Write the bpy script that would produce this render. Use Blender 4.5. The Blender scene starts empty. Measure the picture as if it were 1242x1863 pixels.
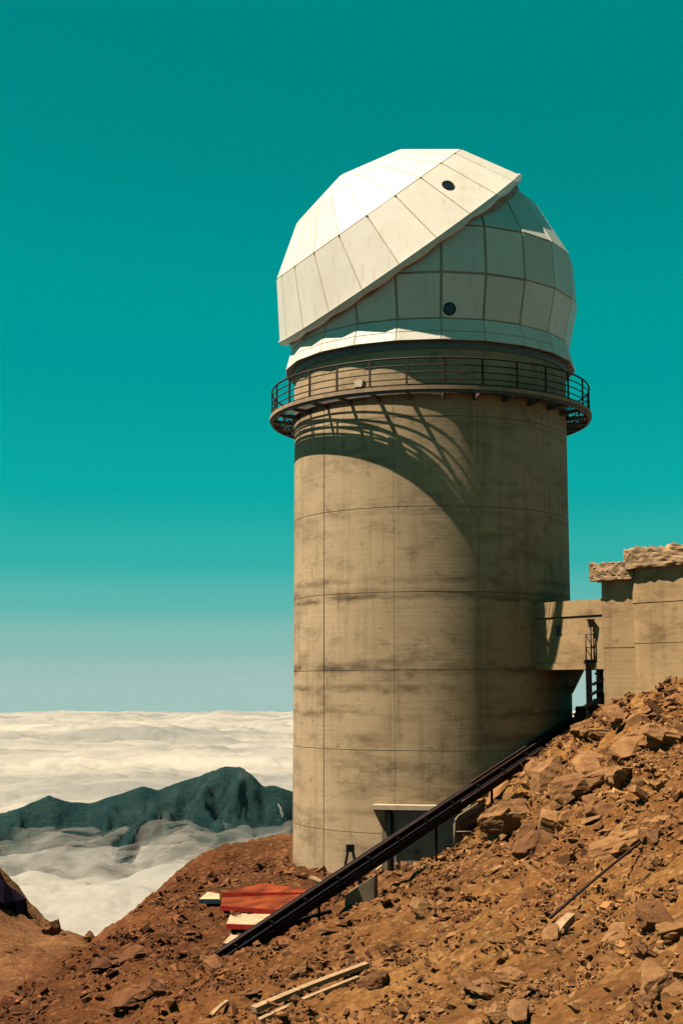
import bpy, bmesh, math, random
import numpy as np
from mathutils import Vector, Matrix

random.seed(7)
rng = np.random.default_rng(7)
scene = bpy.context.scene
COL = scene.collection

# ------------------------------------------------------------------ camera, world, sun, exposure
PITCH = math.radians(7.35)
FPX = 2500.0                      # focal length in pixels of the 1242 x 1863 photograph
cam_data = bpy.data.cameras.new("camera")
cam = bpy.data.objects.new("camera", cam_data)
COL.objects.link(cam)
cam_data.sensor_fit = 'VERTICAL'
cam_data.sensor_height = 36.0
cam_data.lens = FPX / 1863.0 * 36.0
cam_data.clip_start = 0.5
cam_data.clip_end = 600000.0
cam.location = (0, 0, 0)
cam.rotation_euler = (math.radians(90) + PITCH, 0, 0)
scene.camera = cam

SUN_AZ = math.radians(76.5)         # left of the direction that leads back to the camera
SUN_EL = math.radians(60)
sun_dir = Vector((-math.sin(SUN_AZ) * math.cos(SUN_EL), -math.cos(SUN_AZ) * math.cos(SUN_EL), math.sin(SUN_EL)))

world = bpy.data.worlds.new("World")
scene.world = world
world.use_nodes = True
wn, wl = world.node_tree.nodes, world.node_tree.links
wn.clear()
w_out = wn.new('ShaderNodeOutputWorld')
w_bg = wn.new('ShaderNodeBackground')
w_sky = wn.new('ShaderNodeTexSky')
w_sky.sky_type = 'NISHITA'
w_sky.sun_disc = False
w_sky.sun_elevation = SUN_EL
w_sky.sun_rotation = math.atan2(sun_dir.x, sun_dir.y)
w_sky.altitude = 2800
w_sky.air_density = 1.0
w_sky.dust_density = 0.4
w_sky.ozone_density = 1.0
w_sep = wn.new('ShaderNodeSeparateColor')
w_fac = wn.new('ShaderNodeMath'); w_fac.operation = 'MULTIPLY'; w_fac.inputs[1].default_value = 1 / 8.0
w_rmp = wn.new('ShaderNodeValToRGB'); w_rmp.color_ramp.interpolation = 'EASE'
SKY = [(.10, (.000, .165, .165)), (.20, (.000, .240, .232)), (.31, (.000, .322, .308)), (.46, (.003, .388, .362)), (.60, (.030, .435, .395)), (.72, (.105, .470, .425)), (.85, (.230, .500, .455)), (1.0, (.37, .54, .49))]
w_el = w_rmp.color_ramp.elements
while len(w_el) < len(SKY): w_el.new(.5)
for e_, (p_, c_) in zip(w_el, SKY):
    e_.position = p_; e_.color = (*c_, 1)
w_scl = wn.new('ShaderNodeVectorMath'); w_scl.operation = 'SCALE'; w_scl.inputs['Scale'].default_value = 3.0
w_tc = wn.new('ShaderNodeTexCoord'); w_xyz = wn.new('ShaderNodeSeparateXYZ'); w_com = wn.new('ShaderNodeCombineXYZ')
w_gt = wn.new('ShaderNodeMath'); w_gt.operation = 'GREATER_THAN'; w_gt.inputs[1].default_value = -0.04
w_mx = wn.new('ShaderNodeMath'); w_mx.operation = 'MAXIMUM'; w_mx.inputs[1].default_value = 0.004
w_sel = wn.new('ShaderNodeMix'); w_sel.data_type = 'FLOAT'
wl.new(w_tc.outputs['Generated'], w_xyz.inputs[0])        # seen from the summit the sky reaches below eye level, down to the cloud horizon
wl.new(w_xyz.outputs[2], w_gt.inputs[0]); wl.new(w_xyz.outputs[2], w_mx.inputs[0])
wl.new(w_gt.outputs[0], w_sel.inputs[0]); wl.new(w_xyz.outputs[2], w_sel.inputs[2]); wl.new(w_mx.outputs[0], w_sel.inputs[3])
wl.new(w_xyz.outputs[0], w_com.inputs[0]); wl.new(w_xyz.outputs[1], w_com.inputs[1]); wl.new(w_sel.outputs[0], w_com.inputs[2])
wl.new(w_com.outputs[0], w_sky.inputs[0])
wl.new(w_sky.outputs[0], w_sep.inputs[0])                 # the print's teal grade, applied to the sky's own brightness
wl.new(w_sep.outputs[1], w_fac.inputs[0])
wl.new(w_fac.outputs[0], w_rmp.inputs[0])
wl.new(w_rmp.outputs[0], w_scl.inputs[0])
wl.new(w_scl.outputs[0], w_bg.inputs[0])
w_bg.inputs[1].default_value = 0.10
wl.new(w_bg.outputs[0], w_out.inputs[0])

sun_data = bpy.data.lights.new("sun", 'SUN')
sun = bpy.data.objects.new("sun", sun_data)
COL.objects.link(sun)
sun_data.energy = 5.0
sun_data.angle = math.radians(0.5)
sun_data.color = (1.0, 0.86, 0.66)
sun.rotation_euler = (-sun_dir).to_track_quat('-Z', 'Y').to_euler()
sun.location = (-30, 0, 60)

vs = scene.view_settings
vs.view_transform = 'Standard'
vs.look = 'None'
vs.exposure = 1.74
vs.gamma = 1.0
vs.use_curve_mapping = False
scene.cycles.max_bounces = 6
scene.cycles.diffuse_bounces = 1
scene.cycles.transparent_max_bounces = 24
scene.cycles.use_denoising = True

# ------------------------------------------------------------------ geometry of the photograph
CP, SP = math.cos(PITCH), math.sin(PITCH)

def P(px, py, Y):
    """world point seen at a photograph pixel, at world distance Y"""
    dx, dy = (px - 621.0) / FPX, (931.5 - py) / FPX
    ry, rz = CP - dy * SP, SP + dy * CP
    t = Y / ry
    return Vector((dx * t, Y, rz * t))

# ------------------------------------------------------------------ helpers
def setp(o, label=None, cat=None, group=None, kind=None):
    if label: o['label'] = label
    if cat: o['category'] = cat
    if group: o['group'] = group
    if kind: o['kind'] = kind
    return o

def link(o, parent=None):
    COL.objects.link(o)
    if parent is not None:
        o.parent = parent
    return o

def empty(name, loc=(0, 0, 0), **kw):
    o = bpy.data.objects.new(name, None)
    o.location = loc
    o.empty_display_size = 0.3
    COL.objects.link(o)
    return setp(o, **kw)

def mesh_obj(name, verts, faces, mat, parent=None, smooth=False, **kw):
    me = bpy.data.meshes.new(name)
    me.from_pydata([tuple(v) for v in verts], [], faces)
    me.update()
    if smooth:
        me.polygons.foreach_set('use_smooth', [True] * len(me.polygons))
    if mat: me.materials.append(mat)
    o = bpy.data.objects.new(name, me)
    link(o, parent)
    if parent is not None and parent.type == 'EMPTY':
        o.matrix_parent_inverse = Matrix.Translation(-Vector(parent.location))
    return setp(o, **kw)

class MB:
    """collects shapes into one mesh"""
    def __init__(s): s.v, s.f = [], []
    def add(s, verts, faces):
        n = len(s.v); s.v += [tuple(v) for v in verts]; s.f += [tuple(i + n for i in f) for f in faces]
        return s
    def hexa(s, b, t):
        """b: four bottom points counter-clockwise from above, t: four top points"""
        return s.add(list(b) + list(t), [(3, 2, 1, 0), (4, 5, 6, 7), (0, 1, 5, 4), (1, 2, 6, 5), (2, 3, 7, 6), (3, 0, 4, 7)])
    def box(s, c, ax, ay, az):
        c, ax, ay, az = Vector(c), Vector(ax) / 2, Vector(ay) / 2, Vector(az) / 2
        b = [c - ax - ay - az, c + ax - ay - az, c + ax + ay - az, c - ax + ay - az]
        return s.hexa(b, [p + 2 * az for p in b])
    def bar(s, a, b, w, h, up=(0, 0, 1)):
        a, b = Vector(a), Vector(b); d = (b - a); L = d.length; d /= L
        side = d.cross(Vector(up))
        if side.length < 1e-4: side = d.cross(Vector((0, 1, 0)))
        side.normalize(); u = side.cross(d)
        return s.box((a + b) / 2, d * L, -side * w, u * h) if False else s.box((a + b) / 2, side * w, d * L, u * h)
    def tube(s, pts, r, n=8, close=False, cap=True):
        pts = [Vector(p) for p in pts]; N = len(pts); base = len(s.v)
        prev = None
        for i, p in enumerate(pts):
            if close: d = pts[(i + 1) % N] - pts[i - 1]
            else: d = pts[min(i + 1, N - 1)] - pts[max(i - 1, 0)]
            d.normalize()
            u = Vector((0, 0, 1)) if abs(d.z) < .95 else Vector((1, 0, 0))
            a = d.cross(u).normalized(); b = a.cross(d)
            rr = r[i] if isinstance(r, (list, tuple)) else r
            for k in range(n):
                t = 2 * math.pi * k / n
                s.v.append(tuple(p + a * (math.cos(t) * rr) + b * (math.sin(t) * rr)))
        for i in range(N if close else N - 1):
            j = (i + 1) % N
            for k in range(n):
                k2 = (k + 1) % n
                s.f.append((base + i * n + k, base + j * n + k, base + j * n + k2, base + i * n + k2))
        if cap and not close:
            s.f.append(tuple(base + k for k in range(n)))
            s.f.append(tuple(base + (N - 1) * n + k for k in reversed(range(n))))
        return s
    def ring(s, c, prof, n, a0=0.0, a1=2 * math.pi, closed_prof=True):
        """sweep a profile of (r, z) about a vertical axis through c"""
        full = abs(a1 - a0 - 2 * math.pi) < 1e-6
        m = n if full else n + 1; base = len(s.v); q = len(prof)
        for i in range(m):
            a = a0 + (a1 - a0) * i / n
            for r, z in prof:
                s.v.append((c[0] + r * math.sin(a), c[1] - r * math.cos(a), c[2] + z))
        for i in range(n):
            j = (i + 1) % m
            for k in range(q if closed_prof else q - 1):
                k2 = (k + 1) % q
                s.f.append((base + i * q + k, base + j * q + k, base + j * q + k2, base + i * q + k2))
        if not full and closed_prof:
            s.f.append(tuple(base + k for k in reversed(range(q))))
            s.f.append(tuple(base + n * q + k for k in range(q)))
        return s
    def build(s, name, mat, parent=None, smooth=False, **kw):
        o = mesh_obj(name, s.v, s.f, mat, parent, smooth, **kw)
        bm = bmesh.new(); bm.from_mesh(o.data)
        bmesh.ops.recalc_face_normals(bm, faces=bm.faces)
        bm.to_mesh(o.data); bm.free()
        return o

# gradient noise in numpy
_perm = rng.permutation(1024).astype(np.int64)
_gang = rng.random(1024) * 2 * np.pi
_gx, _gy = np.cos(_gang), np.sin(_gang)
def noise2(x, y):
    x = np.asarray(x, float); y = np.asarray(y, float)
    xi, yi = np.floor(x).astype(np.int64), np.floor(y).astype(np.int64)
    xf, yf = x - xi, y - yi
    u, v = xf * xf * xf * (xf * (xf * 6 - 15) + 10), yf * yf * yf * (yf * (yf * 6 - 15) + 10)
    def g(ix, iy, dx, dy):
        h = _perm[(_perm[ix & 1023] + iy) & 1023]
        return _gx[h] * dx + _gy[h] * dy
    n00, n10 = g(xi, yi, xf, yf), g(xi + 1, yi, xf - 1, yf)
    n01, n11 = g(xi, yi + 1, xf, yf - 1), g(xi + 1, yi + 1, xf - 1, yf - 1)
    return ((n00 * (1 - u) + n10 * u) * (1 - v) + (n01 * (1 - u) + n11 * u) * v) * 1.5
def fbm(x, y, oct=5, gain=.5, lac=2.03):
    s, a = 0, 1.0
    for i in range(oct):
        s = s + a * noise2(x + 17.3 * i, y - 9.1 * i); x, y, a = x * lac, y * lac, a * gain
    return s
def ridged(x, y, oct=4, gain=.5):
    s, a = 0, 1.0
    for i in range(oct):
        s = s + a * (1 - np.abs(noise2(x + 31.7 * i, y + 5.3 * i)) * 2); x, y, a = x * 2.05, y * 2.05, a * gain
    return s
def billow(x, y, oct=4, gain=.5):
    s, a = 0, 1.0
    for i in range(oct):
        s = s + a * np.abs(noise2(x + 11.3 * i, y + 7.7 * i)) * 2; x, y, a = x * 2.1, y * 2.1, a * gain
    return s
def sstep(a, b, x):
    t = np.clip((x - a) / (b - a), 0, 1); return t * t * (3 - 2 * t)

# ------------------------------------------------------------------ materials
def new_mat(name):
    m = bpy.data.materials.new(name); m.use_nodes = True
    nt = m.node_tree
    b = nt.nodes['Principled BSDF']
    return m, nt, b
def nd(nt, t, **kw):
    n = nt.nodes.new(t)
    for k, v in kw.items(): setattr(n, k, v)
    return n
def coords(nt, scale=(1, 1, 1), kind='Object', rot=(0, 0, 0)):
    tc = nd(nt, 'ShaderNodeTexCoord'); mp = nd(nt, 'ShaderNodeMapping')
    mp.inputs['Scale'].default_value = scale; mp.inputs['Rotation'].default_value = rot
    nt.links.new(tc.outputs[kind], mp.inputs[0]); return mp.outputs[0]
def noise(nt, vec, scale, detail=6, rough=.6, dist=0):
    n = nd(nt, 'ShaderNodeTexNoise'); n.inputs['Scale'].default_value = scale
    n.inputs['Detail'].default_value = detail; n.inputs['Roughness'].default_value = rough
    n.inputs['Distortion'].default_value = dist
    nt.links.new(vec, n.inputs['Vector']); return n.outputs[0]
def ramp(nt, fac, stops):
    r = nd(nt, 'ShaderNodeValToRGB'); e = r.color_ramp.elements
    while len(e) < len(stops): e.new(0.5)
    for i, (p, c) in enumerate(stops):
        e[i].position = p; e[i].color = c if len(c) == 4 else (*c, 1)
    nt.links.new(fac, r.inputs[0]); return r.outputs[0]
def mix(nt, fac, a, b, mode='MIX'):
    m = nd(nt, 'ShaderNodeMix', data_type='RGBA', blend_type=mode)
    for s, v in ((0, fac), (6, a), (7, b)):
        if isinstance(v, (int, float)): m.inputs[s].default_value = v
        elif isinstance(v, tuple): m.inputs[s].default_value = v if len(v) == 4 else (*v, 1)
        else: nt.links.new(v, m.inputs[s])
    return m.outputs[2]
def bump(nt, b, h, strength=.3, dist=.02):
    n = nd(nt, 'ShaderNodeBump'); n.inputs['Strength'].default_value = strength; n.inputs['Distance'].default_value = dist
    nt.links.new(h, n.inputs['Height']); nt.links.new(n.outputs[0], b.inputs['Normal'])
def obj_random(nt):
    return nd(nt, 'ShaderNodeObjectInfo').outputs['Random']

def simple(name, col, rough=.7, var=.25, scale=3.0, metal=0.0, bstr=.15):
    m, nt, b = new_mat(name)
    v = coords(nt, kind='Object')
    n = noise(nt, v, scale, 6, .65)
    lo = tuple(c * (1 - var) for c in col); hi = tuple(min(1, c * (1 + var)) for c in col)
    c = ramp(nt, n, [(.3, lo), (.7, hi)])
    nt.links.new(c, b.inputs['Base Color'])
    b.inputs['Roughness'].default_value = rough; b.inputs['Metallic'].default_value = metal
    bump(nt, b, noise(nt, v, scale * 8, 4), bstr, .01)
    return m

def make_concrete(name, light, dark, stain, streak=True, bands=()):
    m, nt, b = new_mat(name)
    v = coords(nt)
    big = noise(nt, v, .35, 5, .6)
    c = ramp(nt, big, [(.25, dark), (.65, light)])
    # board marks: thin level lines left by the shuttering
    vb = coords(nt, (.25, .25, 7.0))
    boards = noise(nt, vb, 1.6, 5, .7)
    c = mix(nt, .30, c, ramp(nt, boards, [(.3, (.62, .60, .56)), (.62, (1.08, 1.06, 1.03))]), 'MULTIPLY')
    # level damp stains
    vs_ = coords(nt, (.38, .38, 1.15))
    st = noise(nt, vs_, .8, 9, .74, .1)
    mask = ramp(nt, st, [(.51, (0, 0, 0)), (.68, (.9, .9, .9))])
    c = mix(nt, mask, c, mix(nt, .8, c, stain, 'MULTIPLY'))
    # damp bands that hang under two of the pours
    if bands:
        sx_ = nd(nt, 'ShaderNodeSeparateXYZ'); nt.links.new(coords(nt), sx_.inputs[0])
        wob = noise(nt, coords(nt, (.5, .5, 0)), 1.0, 5, .6)
        for zc_, hw, amt in bands:
            a1 = nd(nt, 'ShaderNodeMath', operation='MULTIPLY_ADD'); a1.inputs[1].default_value = .7; nt.links.new(wob, a1.inputs[0]); nt.links.new(sx_.outputs[2], a1.inputs[2])
            a2 = nd(nt, 'ShaderNodeMath', operation='SUBTRACT'); a2.inputs[1].default_value = zc_ + .35; nt.links.new(a1.outputs[0], a2.inputs[0])
            a3 = nd(nt, 'ShaderNodeMath', operation='ABSOLUTE'); nt.links.new(a2.outputs[0], a3.inputs[0])
            mr_ = nd(nt, 'ShaderNodeMapRange', interpolation_type='SMOOTHSTEP'); mr_.inputs['From Min'].default_value = hw; mr_.inputs['From Max'].default_value = 0
            mr_.inputs['To Max'].default_value = amt; nt.links.new(a3.outputs[0], mr_.inputs['Value'])
            pat = ramp(nt, noise(nt, coords(nt, (.3, .3, 1.2)), 1.3, 6, .65), [(.40, (0, 0, 0)), (.60, (1, 1, 1))])
            mm = nd(nt, 'ShaderNodeMath', operation='MULTIPLY'); nt.links.new(mr_.outputs[0], mm.inputs[0]); nt.links.new(pat, mm.inputs[1])
            c = mix(nt, mm.outputs[0], c, mix(nt, .85, c, stain, 'MULTIPLY'))
    # small dark blotches
    bl = noise(nt, v, 1.5, 6, .75)
    c = mix(nt, ramp(nt, bl, [(.55, (0, 0, 0)), (.70, (.85, .85, .85))]), c, mix(nt, .7, c, stain, 'MULTIPLY'))
    if streak:
        vr = coords(nt, (2.2, 2.2, .12))
        rs = noise(nt, vr, 1.3, 5, .6)
        c = mix(nt, ramp(nt, rs, [(.52, (0, 0, 0)), (.72, (.6, .6, .6))]), c, mix(nt, .6, c, stain, 'MULTIPLY'))
    fine = noise(nt, v, 22, 5, .7)
    c = mix(nt, .35, c, ramp(nt, fine, [(.3, (.72, .72, .72)), (.7, (1.1, 1.1, 1.1))]), 'MULTIPLY')
    nt.links.new(c, b.inputs['Base Color'])
    b.inputs['Roughness'].default_value = .9
    b.inputs['Specular IOR Level'].default_value = .2
    h = mix(nt, .5, boards, fine)
    bump(nt, b, h, .35, .03)
    return m

M = {}
M['concrete'] = make_concrete('tower concrete', (.252, .182, .113), (.185, .132, .082), (.30, .265, .225), bands=[(3.62, .17, 1.0), (3.85, .30, .55), (.85, .42, 1.0), (.05, .26, .95), (-.95, .22, .9), (4.35, .25, .8), (-1.9, .35, .6), (-4.9, .3, .6), (7.0, .25, .5), (10.6, .3, .5)])
M['concrete_b'] = make_concrete('annex concrete', (.228, .152, .080), (.170, .110, .056), (.34, .27, .20))
M['joint'] = simple('joint mortar', (.07, .055, .045), .95)
M['plinth'] = simple('plinth concrete', (0.1076, 0.0786, 0.0476), .9, .35, 2.0)

def make_white():
    m, nt, b = new_mat('white dome panels')
    v = coords(nt)
    n = noise(nt, v, .7, 6, .6)
    c = ramp(nt, n, [(.3, (.40, .362, .318)), (.7, (.45, .412, .368))])
    r = obj_random(nt)
    c = mix(nt, 1.0, c, ramp(nt, r, [(0, (.90, .895, .88)), (1, (1.0, 1.0, 1.0))]), 'MULTIPLY')
    d = noise(nt, coords(nt, (2.5, 2.5, .5)), 1.4, 7, .7)
    c = mix(nt, ramp(nt, d, [(.54, (0, 0, 0)), (.8, (.55, .55, .55))]), c, (.19, .15, .105))
    nt.links.new(c, b.inputs['Base Color'])
    b.inputs['Roughness'].default_value = .38
    b.inputs['Specular IOR Level'].default_value = .35
    bump(nt, b, noise(nt, v, 3, 3), .08, .02)
    return m
M['white'] = make_white()
M['seam'] = simple('sealed joint tan', (.20, .135, .09), .8, .35, 1.2)
M['seam_hood'] = simple('sealed joint hood', (0.2069, 0.1655, 0.1117), .8, .3, 1.2)
M['dark_steel'] = simple('dark purple steel', (0.0022, 0.0017, 0.0031), .6, .35, 5, .0); M['dark_steel'].node_tree.nodes['Principled BSDF'].inputs['Specular IOR Level'].default_value = .12; M['dark_steel'].node_tree.nodes['Principled BSDF'].inputs['Roughness'].default_value = .8
M['rail'] = simple('dark red brown rail paint', (0.0179, 0.0066, 0.0048), .65, .4, 6); M['rail'].node_tree.nodes['Principled BSDF'].inputs['Specular IOR Level'].default_value = .2
M['deck'] = simple('sandy deck edge', (0.1655, 0.1076, 0.0621), .85, .35, 4)
M['deck_under'] = simple('gallery steelwork', (0.0345, 0.0262, 0.0221), .7, .4, 4)
M['band'] = simple('grey steel ring', (0.0662, 0.0621, 0.0579), .6, .25, 3)
M['black'] = simple('black glass', (.008, .009, .011), .15, .2, 3)
M['grey_door'] = simple('grey painted steel', (0.0869, 0.0828, 0.0745), .6, .15, 1.5)
M['pale_metal'] = simple('pale metal', (0.2566, 0.1986, 0.1366), .6, .2, 4)
M['wood'] = None
def make_wood():
    m, nt, b = new_mat('weathered timber')
    n = noise(nt, coords(nt, (1, 1, 1)), 6, 7, .7)
    c = ramp(nt, n, [(.3, (0.1076, 0.0579, 0.0269)), (.7, (0.2069, 0.1283, 0.0662))])
    nt.links.new(c, b.inputs['Base Color']); b.inputs['Roughness'].default_value = .85
    bump(nt, b, n, .5, .02); return m
M['wood'] = make_wood()
M['red'] = simple('red primer', (0.1034, 0.0069, 0.0041), .6, .35, 2.5); M['red'].node_tree.nodes['Principled BSDF'].inputs['Specular IOR Level'].default_value = .08
M['orange'] = simple('orange red sheet', (.095, .0165, .0035), .7, .75, 1.1); M['orange'].node_tree.nodes['Principled BSDF'].inputs['Specular IOR Level'].default_value = .08
M['cream'] = simple('cream sheet', (.24, .155, .09), .8, .4, 1.5)
M['window_dark'] = simple('dark opening', (.02, .02, .022), .3, .2, 3)
M['capstone'] = simple('rubble capstone', (.150, .090, .044), .95, .5, 2.2, 0.0, .6)
M['snow'] = simple('old snow', (.075, .075, .075), .8, .1, .02)

def soil_tint(nt, c, amt=1.0):
    """the soil turns red brown towards the brink on the left"""
    g = nd(nt, 'ShaderNodeNewGeometry'); sx_ = nd(nt, 'ShaderNodeSeparateXYZ'); nt.links.new(g.outputs['Position'], sx_.inputs[0])
    n = noise(nt, g.outputs['Position'], .16, 4, .6)
    a = nd(nt, 'ShaderNodeMath', operation='MULTIPLY_ADD'); a.inputs[1].default_value = 9.0; nt.links.new(n, a.inputs[0]); nt.links.new(sx_.outputs[0], a.inputs[2])
    m = nd(nt, 'ShaderNodeMapRange'); m.inputs['From Min'].default_value = -2.5; m.inputs['From Max'].default_value = 10.5
    nt.links.new(a.outputs[0], m.inputs['Value'])
    t = ramp(nt, m.outputs[0], [(0, (.62, .44, .38)), (.45, (.88, .74, .66)), (.75, (1.05, .99, .90)), (1, (1.14, 1.04, .90))])
    return mix(nt, amt, c, t, 'MULTIPLY')

def make_ground(name, c1, c2, c3, pale, relief=.5, tint=True):
    m, nt, b = new_mat(name)
    v = coords(nt)
    va = coords(nt, (.35, 1.3, .35), rot=(0, 0, -.15))
    n1 = noise(nt, v, .10, 6, .6)
    c = ramp(nt, n1, [(.32, c1), (.5, c2), (.68, c3)])
    n2 = noise(nt, va, .9, 8, .72)
    c = mix(nt, .8, c, ramp(nt, n2, [(.3, (.5, .46, .42)), (.68, (1.25, 1.22, 1.15))]), 'MULTIPLY')
    n3 = noise(nt, v, 3.2, 9, .78)
    c = mix(nt, .85, c, ramp(nt, n3, [(.33, (.42, .38, .35)), (.66, (1.28, 1.25, 1.2))]), 'MULTIPLY')
    vo = nd(nt, 'ShaderNodeTexVoronoi'); vo.inputs['Scale'].default_value = 9
    vo.inputs['Randomness'].default_value = 1
    nt.links.new(coords(nt, (.7, 1.2, 1)), vo.inputs['Vector'])
    peb = ramp(nt, vo.outputs['Color'], [(.72, (0, 0, 0)), (.86, (1, 1, 1))])
    c = mix(nt, mix(nt, .5, peb, (0, 0, 0)), c, pale)
    if tint: c = soil_tint(nt, c)
    nt.links.new(c, b.inputs['Base Color'])
    b.inputs['Roughness'].default_value = .95; b.inputs['Specular IOR Level'].default_value = .1
    h = mix(nt, .5, n3, vo.outputs['Distance'])
    bump(nt, b, h, relief, .12)
    return m
M['ground'] = make_ground('scree soil', (.056, .024, .010), (.100, .050, .018), (.134, .075, .028), (.175, .11, .055), .9)
M['spur'] = make_ground('spur soil', (.042, .015, .008), (.070, .027, .012), (.110, .052, .021), (.12, .065, .03), .6, tint=False)

def make_rock():
    m, nt, b = new_mat('brown rock')
    r = obj_random(nt)
    n = noise(nt, coords(nt), 2.3, 8, .72)
    c = ramp(nt, n, [(.3, (0.061, 0.0305, 0.0143)), (.52, (0.1076, 0.0592, 0.028)), (.72, (0.1506, 0.0914, 0.0466))])
    c = mix(nt, 1.0, c, ramp(nt, r, [(0, (.62, .52, .46)), (.5, (1, .96, .92)), (1, (1.22, 1.16, 1.08))]), 'MULTIPLY')
    c = soil_tint(nt, c)
    nt.links.new(c, b.inputs['Base Color']); b.inputs['Roughness'].default_value = .92
    b.inputs['Specular IOR Level'].default_value = .15
    bump(nt, b, noise(nt, coords(nt), 7, 8, .75), .6, .06); return m
M['rock'] = make_rock()
def make_gravel():
    m, nt, b = new_mat('scree stones')
    r = nd(nt, 'ShaderNodeNewGeometry').outputs['Random Per Island']
    n = noise(nt, coords(nt), .12, 5, .6)
    c = ramp(nt, n, [(.35, (0.0841, 0.0384, 0.0176)), (.62, (0.1317, 0.0732, 0.0329))])
    c = mix(nt, 1.0, c, ramp(nt, r, [(0, (.30, .26, .25)), (.5, (.85, .82, .78)), (.88, (1.2, 1.18, 1.12)), (1, (1.9, 1.9, 1.85))]), 'MULTIPLY')
    c = soil_tint(nt, c)
    nt.links.new(c, b.inputs['Base Color']); b.inputs['Roughness'].default_value = .93
    b.inputs['Specular IOR Level'].default_value = .12
    return m
M['gravel'] = make_gravel()

# ------------------------------------------------------------------ the hillside
class TPS:
    """thin plate spline through scattered heights"""
    def __init__(s, pts):
        p = np.array(pts, float); s.xy = p[:, :2] / 10.0; n = len(p)
        K = s._k(s.xy, s.xy) + np.eye(n) * 1e-3
        Pm = np.hstack([np.ones((n, 1)), s.xy])
        A = np.block([[K, Pm], [Pm.T, np.zeros((3, 3))]])
        s.w = np.linalg.solve(A, np.concatenate([p[:, 2], np.zeros(3)]))
    @staticmethod
    def _k(a, b):
        d2 = ((a[:, None, :] - b[None, :, :]) ** 2).sum(-1)
        return .5 * d2 * np.log(d2 + 1e-9)
    def __call__(s, x, y):
        x = np.asarray(x, float); sh = x.shape
        q = np.stack([x.ravel(), np.asarray(y, float).ravel()], 1) / 10.0
        out = np.empty(len(q))
        for i in range(0, len(q), 40000):
            c = q[i:i + 40000]
            out[i:i + 40000] = s._k(c, s.xy) @ s.w[:-3] + s.w[-3] + c @ s.w[-2:]
        return out.reshape(sh)

TX, TY, TR = 3.92, 60.2, 6.0       # tower axis and radius
ctrl = [tuple(P(*a)) for a in [
    (1242, 1195, 53), (1150, 1250, 55), (1097, 1272, 56.3), (1045, 1300, 59), (1040, 1330, 56),
    (1242, 1863, 20), (1242, 1700, 26), (1242, 1500, 37), (1242, 1350, 46),
    (1100, 1400, 47), (1000, 1450, 47.5), (960, 1400, 53), (900, 1530, 48), (880, 1500, 52.5), (820, 1548, 53.2),
    (750, 1580, 52.6), (690, 1597, 53.2), (590, 1598, 55), (535, 1585, 58),
    (850, 1700, 36), (1000, 1700, 32), (750, 1700, 40), (1000, 1863, 25), (800, 1863, 28.5), (621, 1863, 33),
    (650, 1655, 47.2), (540, 1680, 47.5), (470, 1700, 47), (400, 1745, 43), (350, 1863, 37), (195, 1710, 50), (300, 1628, 56.5), (300, 1720, 47),
    (400, 1550, 61.5), (430, 1536, 65), (530, 1530, 68), (430, 1630, 54), (500, 1570, 60),
    (200, 1863, 40), (100, 1795, 46), (0, 1855, 43), (100, 1863, 42)]]
ctrl += [(20, 50, 4.5), (20, 32, 2.0), (14, 14, -.5), (6, 5, -3.5), (0, 8, -7.2), (-10, 10, -10.5), (-14, 30, -12), (24, 70, 1), (12, 66, -5), (16, 66, -3),
         (5, 70, -6.2), (0, 20, -8), (0, 0, -6.5), (16, 0, 1)]
tps = TPS(ctrl)

crest = [(-16, -10), (-15, 20), (-13, 38), (-11.0, 43), (-9.6, 47), (-8.4, 50), (-6.9, 56.5), (-5.0, 62), (-4.4, 66), (-2.5, 69.5), (3, 70), (14, 66), (24, 68), (40, 80)]
def crest_dist(x, y):
    """signed distance to the brink, positive on the falling side"""
    x = np.asarray(x, float); y = np.asarray(y, float)
    best = np.full(x.shape, 1e18); sign = np.ones(x.shape)
    for (ax, ay), (bx, by) in zip(crest[:-1], crest[1:]):
        dx, dy = bx - ax, by - ay; L2 = dx * dx + dy * dy
        t = np.clip(((x - ax) * dx + (y - ay) * dy) / L2, 0, 1)
        d2 = (x - ax - t * dx) ** 2 + (y - ay - t * dy) ** 2
        cr = dx * (y - ay) - dy * (x - ax)
        m = d2 < best
        best = np.where(m, d2, best); sign = np.where(m, np.sign(cr), sign)
    return np.sqrt(best) * sign

def ground_base(x, y):
    x = np.asarray(x, float); y = np.asarray(y, float)
    xc, yc = np.clip(x, -16, 24), np.clip(y, 0, 78)
    z = tps(xc, yc)
    out = np.hypot(x - xc, y - yc)
    d = np.clip(crest_dist(x, y), 0, None)
    drop = .85 * (np.sqrt(d * d + 1.2) - 1.095)
    return z - drop - .35 * np.where(d > 0, 0, out)
def ground(x, y):
    x = np.asarray(x, float); y = np.asarray(y, float)
    z = ground_base(x, y)
    near = sstep(120, 60, np.hypot(x, y - 40))
    a = .30 * fbm(x * .22, y * .30, 4) + .13 * fbm(x * .55 + 3, y * 1.6, 4)      # gullies run down the slope
    rid = np.clip(ridged(x * .5 + y * .12, y * 1.1, 3) - .95, 0, 1) * .26
    fine = .05 * fbm(x * 3.1, y * 3.7, 3) + .05 * np.clip(ridged(x * 1.3, y * 3.0, 2) - .7, 0, 1)
    # outcrop below the annex is rougher
    oc = np.exp(-(((x - 7.0) / 3.0) ** 2 + ((y - 48) / 5.0) ** 2))
    blocky = np.round(fbm(x * .8 + 7, y * .6, 2) * 2.2) * .16 * oc
    flat = 1 - .75 * np.exp(-(((x - 1.5) / 4.5) ** 2 + ((y - 54) / 3.5) ** 2))
    return z + near * flat * (a + rid + fine + blocky) + (1 - near) * 4 * fbm(x * .02, y * .02, 3)

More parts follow.
